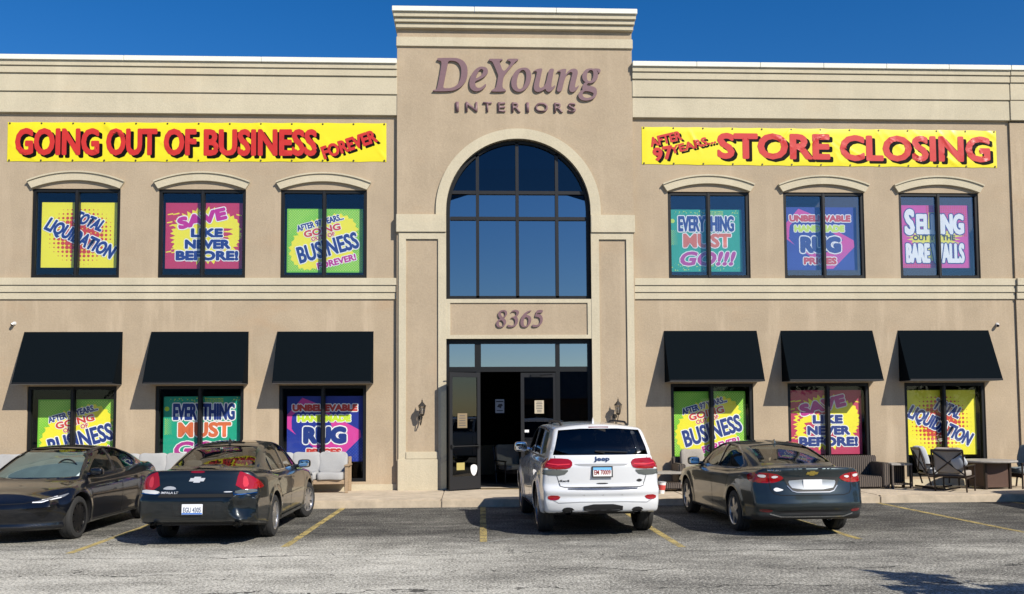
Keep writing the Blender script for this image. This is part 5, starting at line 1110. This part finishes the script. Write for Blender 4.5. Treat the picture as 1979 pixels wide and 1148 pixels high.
def teak_sofa(loc, label):
    S = empty('sofa', label, 'sofa', loc, 0, 'teak sofas with pale cushions along the shop front'); L, D = 2.04, .68; h = L/2
    for x in (-h+.04, h-.04):
        for y, zt in ((-D+.04, .60), (-.04, .80)): m = MB(); m.box(x-.035, x+.035, y-.035, y+.035, 0, zt); m.build('leg', TEAK, S, bevel=.006)
        m = MB(); m.box(x-.05, x+.05, -D-.02, .02, .60, .635); m.build('armrest', TEAK, S, bevel=.008)
        for y in (-.50, -.36, -.22): m = MB(); m.box(x-.012, x+.012, y-.03, y+.03, .30, .60); m.build('slat', TEAK, S)
    m = MB(); m.box(-h+.08, h-.08, -D+.02, -D+.06, .20, .30); m.build('front_rail', TEAK, S, bevel=.006)
    for z0, z1 in ((.20, .30), (.72, .80)): m = MB(); m.box(-h+.08, h-.08, -.06, -.02, z0, z1); m.build('back_rail', TEAK, S, bevel=.006)
    for i in range(9): x = -h+.2+i*(L-.4)/8; m = MB(); m.box(x-.03, x+.03, -.05, -.03, .30, .72); m.build('slat', TEAK, S)
    m = MB(); m.box(-h+.08, h-.08, -D+.06, -.06, .24, .27); m.build('seat_board', TEAK, S)
    w = (L-.2)/3
    for i in range(3):
        x = -h+.1+w*(i+.5)
        m = MB(); pillow(m, (x, -.40, .385), (w-.002, .62, .18), 0, 0, .26, seed=i); m.build('seat_cushion', CUSH, S, smooth=60, recalc=False)
        m = MB(); pillow(m, (x, -.16, .66), (w+.05, .20, .50), R(-12), 0, .34, seed=i+5); m.build('back_cushion', CUSH, S, smooth=60, recalc=False)
    return S
s0 = teak_sofa((-3.80, -.08, ZS), 'teak sofa with pale grey cushions under the rug prices poster, beside the dented car')
for x, l in ((-7.30, 'teak sofa with pale cushions seen between the two dark cars at left'), (-11.1, 'teak sofa with pale cushions behind the black car, cut by the left edge')):
    q = copy_tree(s0); q.location.x = x; q['label'] = l
def wicker_sofa(loc, rz, label, L, name='wicker_sofa', cat='sofa', cushions=None):
    S = empty(name, label, cat, loc, rz); h = L/2
    m = MB(); m.box(-h, h, -.12, 0, .03, .74); m.build('backrest', WICK, S, bevel=.025)
    for s in (-1, 1): m = MB(); m.box(*sorted((s*h, s*(h-.17))), -.82, -.125, .03, .60); m.build('armrest', WICK, S, bevel=.02)
    m = MB(); m.box(-h+.175, h-.175, -.80, -.125, .03, .29); m.build('seat_base', WICK, S, bevel=.02)
    for x in (-h+.06, h-.06):
        for y in (-.76, -.06): m = MB(); m.box(x-.025, x+.025, y-.025, y+.025, 0, .035); m.build('leg', DKB, S)
    if cushions:
        m = MB(); pillow(m, (0, -.46, .37), (L-.37, .64, .15), 0, 0, .3); m.build('seat_cushion', cushions, S, smooth=60, recalc=False)
        m = MB(); pillow(m, (0, -.20, .68), (L-.36, .18, .48), R(-10), 0, .36); m.build('back_cushion', cushions, S, smooth=60, recalc=False)
    return S
wicker_sofa((8.49, -.16, ZS), 0, 'brown wicker sofa without cushions behind the slate saloon', 2.3)
wicker_sofa((5.20, -.12, ZS), 0, 'wicker armchair with taupe cushions behind the mirror of the slate saloon', .92, 'wicker_armchair', 'armchair', CUSHT)
def frame_table(name, loc, rz, w, d, h, label, top, shelf=True):
    T = empty(name, label, 'table', loc, rz)
    for x in (-w/2+.03, w/2-.03):
        for y in (-d/2+.03, d/2-.03): m = MB(); m.box(x-.03, x+.03, y-.03, y+.03, 0, h-.04); m.build('leg', WICK, T, bevel=.006)
    m = MB(); m.box(-w/2, w/2, -d/2, d/2, h-.05, h); m.build('table_top', top, T, bevel=.01)
    if shelf: m = MB(); m.box(-w/2+.04, w/2-.04, -d/2+.04, d/2-.04, .08, .12); m.build('shelf', WICK, T, bevel=.006)
    return T
GREYT = speckled('grey_stone_top', (.30, .28, .25), .5, 12, .2, .1)
T = frame_table('side_table', (9.93, -.74, ZS), 0, .50, .46, .58, 'wicker side table with pale top right of the wicker sofa', GREYT)
m = MB(); m.box(-.20, .20, .17, .20, .12, .53); m.build('back_panel', WICK, T); m = MB(); m.box(-.235, -.215, -.17, .17, .12, .53); m.build('side_panel', WICK, T)
T = frame_table('coffee_table', (4.40, -.92, ZS), 0, 1.15, .60, .44, 'low wicker coffee table with grey top between the white vehicle and the saloon', GREYT, False)
m = MB(); m.box(-.54, .54, -.27, .27, .06, .20); m.build('woven_drawer', WICK, T, bevel=.02)
bk = empty('bucket', 'small white tub with a red label standing by the coffee table', 'bucket', (4.20, -1.60, ZS)); bk.rotation_euler = (0, R(5), 0)
m = MB(); m.lathe([(.001, 0), (.062, 0), (.085, .24), (.089, .24), (.089, .255), (.08, .255), (.06, .01), (.001, .01)], 24); m.build('tub', pmat('tub_white', (.72, .72, .70), .4), bk, smooth=35)
m = MB(); m.lathe([(.0725, .08), (.0835, .19)], 24); m.build('printed_label', pmat('label_red', (.50, .06, .05), .5), bk, smooth=60, recalc=False)
m = MB(); m.lathe([(.09, .245), (.092, .262), (.001, .266)], 24); m.build('lid', pmat('lid_grey', (.45, .46, .47), .4), bk, smooth=35)
def patio_chair(loc, rz, label, cush, name='patio_chair', xback=True, glider=False):
    """faces local -y"""
    C_ = empty(name, label, 'chair', loc, rz); w, d = .66, .68; h = w/2; tl = R(-14)
    bm = lambda p, q, r=.02: MB().tube([p, q], r, 6)
    z0 = .10 if glider else 0
    for x in (-h, h):
        bm((x, -d+.02, z0), (x, -d+.02, .56)).build('leg', DKB, C_, smooth=50); bm((x, -.06, z0), (x, .02, .40)).build('leg', DKB, C_, smooth=50)
        m = MB(); m.box(x-.035, x+.035, -d-.02, .04, .56, .59); m.build('armrest', DKB, C_, bevel=.012)
        bm((x, -d+.04, .33), (x, .0, .30)).build('side_rail', DKB, C_, smooth=50); bm((x, -.0, .30), (x*.98, .17, .92), .022).build('back_post', DKB, C_, smooth=50)
    m = MB(); m.box(-h, h, -d+.01, -d+.05, .26, .35); m.build('front_rail', DKB, C_, bevel=.005)
    bm((-h, .17, .92), (h, .17, .92), .024).build('back_rail', DKB, C_, smooth=50); bm((-h, .02, .36), (h, .02, .36)).build('back_rail', DKB, C_, smooth=50)
    if xback:
        m = MB(); m.tube([(-h, .03, .38), (h, .165, .90)], .016, 6); m.build('cross_bar', DKB, C_, smooth=50)
        m = MB(); m.tube([(h, .03, .38), (-h, .165, .90)], .016, 6); m.build('cross_bar', DKB, C_, smooth=50)
    if glider:
        m = MB()
        for x in (-h+.05, h-.05): m.tube([(x, -d-.02, .05), (x, -.35, .0), (x, .12, .05)], .02, 6)
        m.tube([(-h, -.35, .03), (h, -.35, .03)], .02, 6); m.build('rocker_base', DKB, C_, smooth=50)
    m = MB(); pillow(m, (0, -.34, .41), (w-.06, .60, .13), 0, 0, .3); m.build('seat_cushion', cush, C_, smooth=60, recalc=False)
    m = MB(); pillow(m, (0, .03, .70), (w-.04, .14, .56), R(-14), 0, .32); m.build('back_cushion', cush, C_, smooth=60, recalc=False)
    return C_
patio_chair((10.42, -1.0, ZS), R(80), 'brown rocking patio chair with white cushions, turned towards the fire table', CUSHW, glider=True)
patio_chair((10.55, -1.92, ZS), R(136), 'brown patio chair with a crossed back and taupe cushion, seen from behind', CUSHT)
patio_chair((13.02, -.86, ZS), R(-70), 'dark patio chair with slate grey cushions cut by the right edge', CUSHB, xback=False)
patio_chair((.95, 2.1, .156), R(20), 'dark chair standing inside the open doorway in the gloom', CUSHT)
for x_, l_ in ((.35, 'pale display cabinet inside the dark doorway, left'), (1.75, 'pale display cabinet inside behind the closed door')):
    T = empty('display_cabinet', l_, 'cabinet', (x_, 5.2, .156)); m = MB(); m.box(-.45, .45, 0, .4, 0, .85); m.build('cabinet_body', TEAK, T, bevel=.01)
    for k_ in range(2): m = MB(); m.box(-.42+k_*.43, -.01+k_*.43, -.02, 0, .06, .80); m.build('cabinet_door', TEAK, T, bevel=.008)
g = empty('throw_pillow', 'small pale pillow hanging over the back of the crossed-back chair', 'pillow', (10.66, -2.13, ZS+.66), R(136)); m = MB(); pillow(m, (0, 0, 0), (.30, .10, .26), R(-14), 0, .5)
m.xf(Matrix.Rotation(R(28), 4, 'Y')); m.build('pillow_cover', CUSHW, g, smooth=60, recalc=False)
FT = empty('fire_table', 'brown fire table with a wide grey top among the patio chairs', 'table', (11.93, -1.02, ZS))
m = MB(); m.lathe([(.001, .60), (.60, .60), (.62, .615), (.62, .635), (.60, .65), (.001, .65)], 40); m.build('table_top', GREYT, FT, smooth=35)
for x in (-.31, .31):
    for y in (-.31, .31): m = MB(); m.box(x-.03, x+.03, y-.03, y+.03, 0, .6); m.build('leg', DKB, FT, bevel=.005)
for k_ in range(4):
    m = MB(); m.box(-.28, .28, -.315, -.295, .04, .58); m.xf(Matrix.Rotation(k_*math.pi/2, 4, 'Z')); m.build('side_panel', pmat('brown_panel', (.085, .048, .036), .45), FT, bevel=.004)
FT.rotation_euler.z = R(8)

# ------------------------------------------------------------------ what stands across the lot (seen in the glass and the car paint)
BARK = speckled('bark', (.07, .055, .04), .9, 12, .3, .5); LEAF = speckled('leaf_green', (.05, .085, .022), .6, 1.5, .45, 0)
def tree(x, y, h, cr, seed, label, nleaf=1500, group='trees across the lot', bare=False, spread=.9):
    T = empty('tree', label, 'tree', (x, y, 0), 0, group); rs = random.Random(seed); m = MB(); tips = []
    m.tube([(0, 0, 0), (.03*h/4, .02, h*.25), (-.02, .03, h*.5), (.03, 0, h*.72)], [.035*h/2, .028*h/2, .02*h/2, .01*h/2], 10)
    for i in range(9):
        a = rs.uniform(0, 6.28); z = h*rs.uniform(.38, .7); L = cr*rs.uniform(.6, 1.0)
        p1 = (math.cos(a)*L*.5, math.sin(a)*L*.5, z+L*.35); p2 = (math.cos(a)*L*.9, math.sin(a)*L*.9, z+L*rs.uniform(.3, .75)); m.tube([(0, .02, z), p1, p2], [.012*h/2, .007*h/2, .002*h], 6); tips += [p1, p2]
    m.build('trunk', BARK, T, smooth=60)
    vs = []; fs = []
    cl = [(p[0], p[1], p[2], cr*rs.uniform(.28, .45)) for p in tips]+[(rs.gauss(0, cr*.3), rs.gauss(0, cr*.3), h*rs.uniform(.7, .95), cr*.4) for _ in range(5)]
    for i in range(nleaf):
        c = rs.choice(cl); d = Vector((rs.gauss(0, 1), rs.gauss(0, 1), rs.gauss(0, .8))).normalized()*c[3]*rs.uniform(.35, 1.0)
        p = Vector(c[:3])+d; s = h*rs.uniform(.016, .034); a = Vector((rs.gauss(0, 1), rs.gauss(0, 1), rs.gauss(0, 1))).normalized(); b = a.orthogonal().normalized(); k = len(vs)
        vs += [p-a*s, p+b*s*.6, p+a*s, p-b*s*.6]; fs.append((k, k+1, k+2, k+3))
    q = MB(); q.add(vs, fs); q.build('crown', LEAF, T, recalc=False); return T
tree(8.45, -15.5, 4.5, 1.0, 11, 'young tree beside the lane whose shadow falls at lower right', 1500, None)
protos = [tree(-60, -50, 8.5, 3.4, 20, 'leafy tree in the row across the lot', 2600), tree(-47, -53, 7.2, 3.2, 21, 'leafy tree in the row across the lot', 2600), tree(-35, -49, 9.2, 3.8, 22, 'leafy tree in the row across the lot', 2600)]  # long row added out of view to darken reflections in the car paint
for i, x in enumerate((-26, -17, -9, 14, 22, 26, 30, 39, 48, 58, 68, -72)):
    q = copy_tree(protos[i % 3]); q.location = (x, -50+4*math.sin(i*2.3), 0); q.rotation_euler.z = i*1.7; q.scale = [.85+.12*math.sin(i*1.3)]*3
for i, (x, y) in enumerate(((-48, -34), (-50, -18), (-47, -2), (52, -30), (50, -12))):  # more unseen trees added at the sides for the car sides to reflect
    q = copy_tree(protos[(i+1) % 3]); q.location = (x, y, 0); q.rotation_euler.z = i*2.1
ORD = 'first second third fourth fifth sixth seventh eighth ninth tenth eleventh twelfth thirteenth fourteenth fifteenth sixteenth seventeenth eighteenth nineteenth twentieth twenty-first'.split()
for o_, w_ in zip(sorted([o for o in COL.objects if o.get('label') == 'leafy tree in the row across the lot'], key=lambda o: o.location.x), ORD): o_['label'] = 'leafy tree in the added row across the lot, %s from the west end' % w_
O = empty('shop_building', 'low shop with a ribbed grey mansard roof across the lot', 'building', (-4, -58, 0)); SHG = speckled('ribbed_roof', (.20, .19, .18), .7, 3, .2, .2)
m = MB(); m.box(-24, 24, -8, 0, 0, 3.2); m.build('brick_wall', speckled('dull_brick', (.20, .11, .08), .9, 3, .2, .2), O)
m = MB(); m.add([(-25, .8, 3.1), (25, .8, 3.1), (25, -1.2, 5.6), (-25, -1.2, 5.6), (-25, -8, 5.6), (25, -8, 5.6), (25, -8, 3.1), (-25, -8, 3.1)], [(0, 1, 2, 3), (3, 2, 5, 4), (0, 3, 4, 7), (1, 6, 5, 2)]); rf_ = m.build('mansard_roof', SHG, O)
m = MB()
for i in range(100): x = -25+i*.5; m.add([(x-.04, .86, 3.1), (x+.04, .86, 3.1), (x+.04, -1.14, 5.6), (x-.04, -1.14, 5.6)], [(0, 1, 2, 3)])
tag(m.build('roof_rib', SHG, rf_), kind='stuff')
for i in range(8): x = -21+i*6; m = MB(); m.box(x-1.6, x+1.6, -.02, .05, .6, 2.6); m.build('window', pmat('far_glass', (.03, .035, .04), .05), O)
for i, (x, y) in enumerate(((-18, -45), (14, -47))):
    P_ = empty('lamp_post', ('tall dark lamp post across the lot, left of centre', 'tall dark lamp post across the lot, right of centre')[i], 'lamp post', (x, y, 0), 0, 'lamp posts in the lot'); m = MB(); m.tube([(0, 0, 0), (0, 0, 8)], [.11, .07], 10); m.build('pole', BLACKF, P_, smooth=60)
    m = MB(); m.box(-.7, .7, -.15, .15, 8, 8.12); m.build('lamp_head', BLACKF, P_)
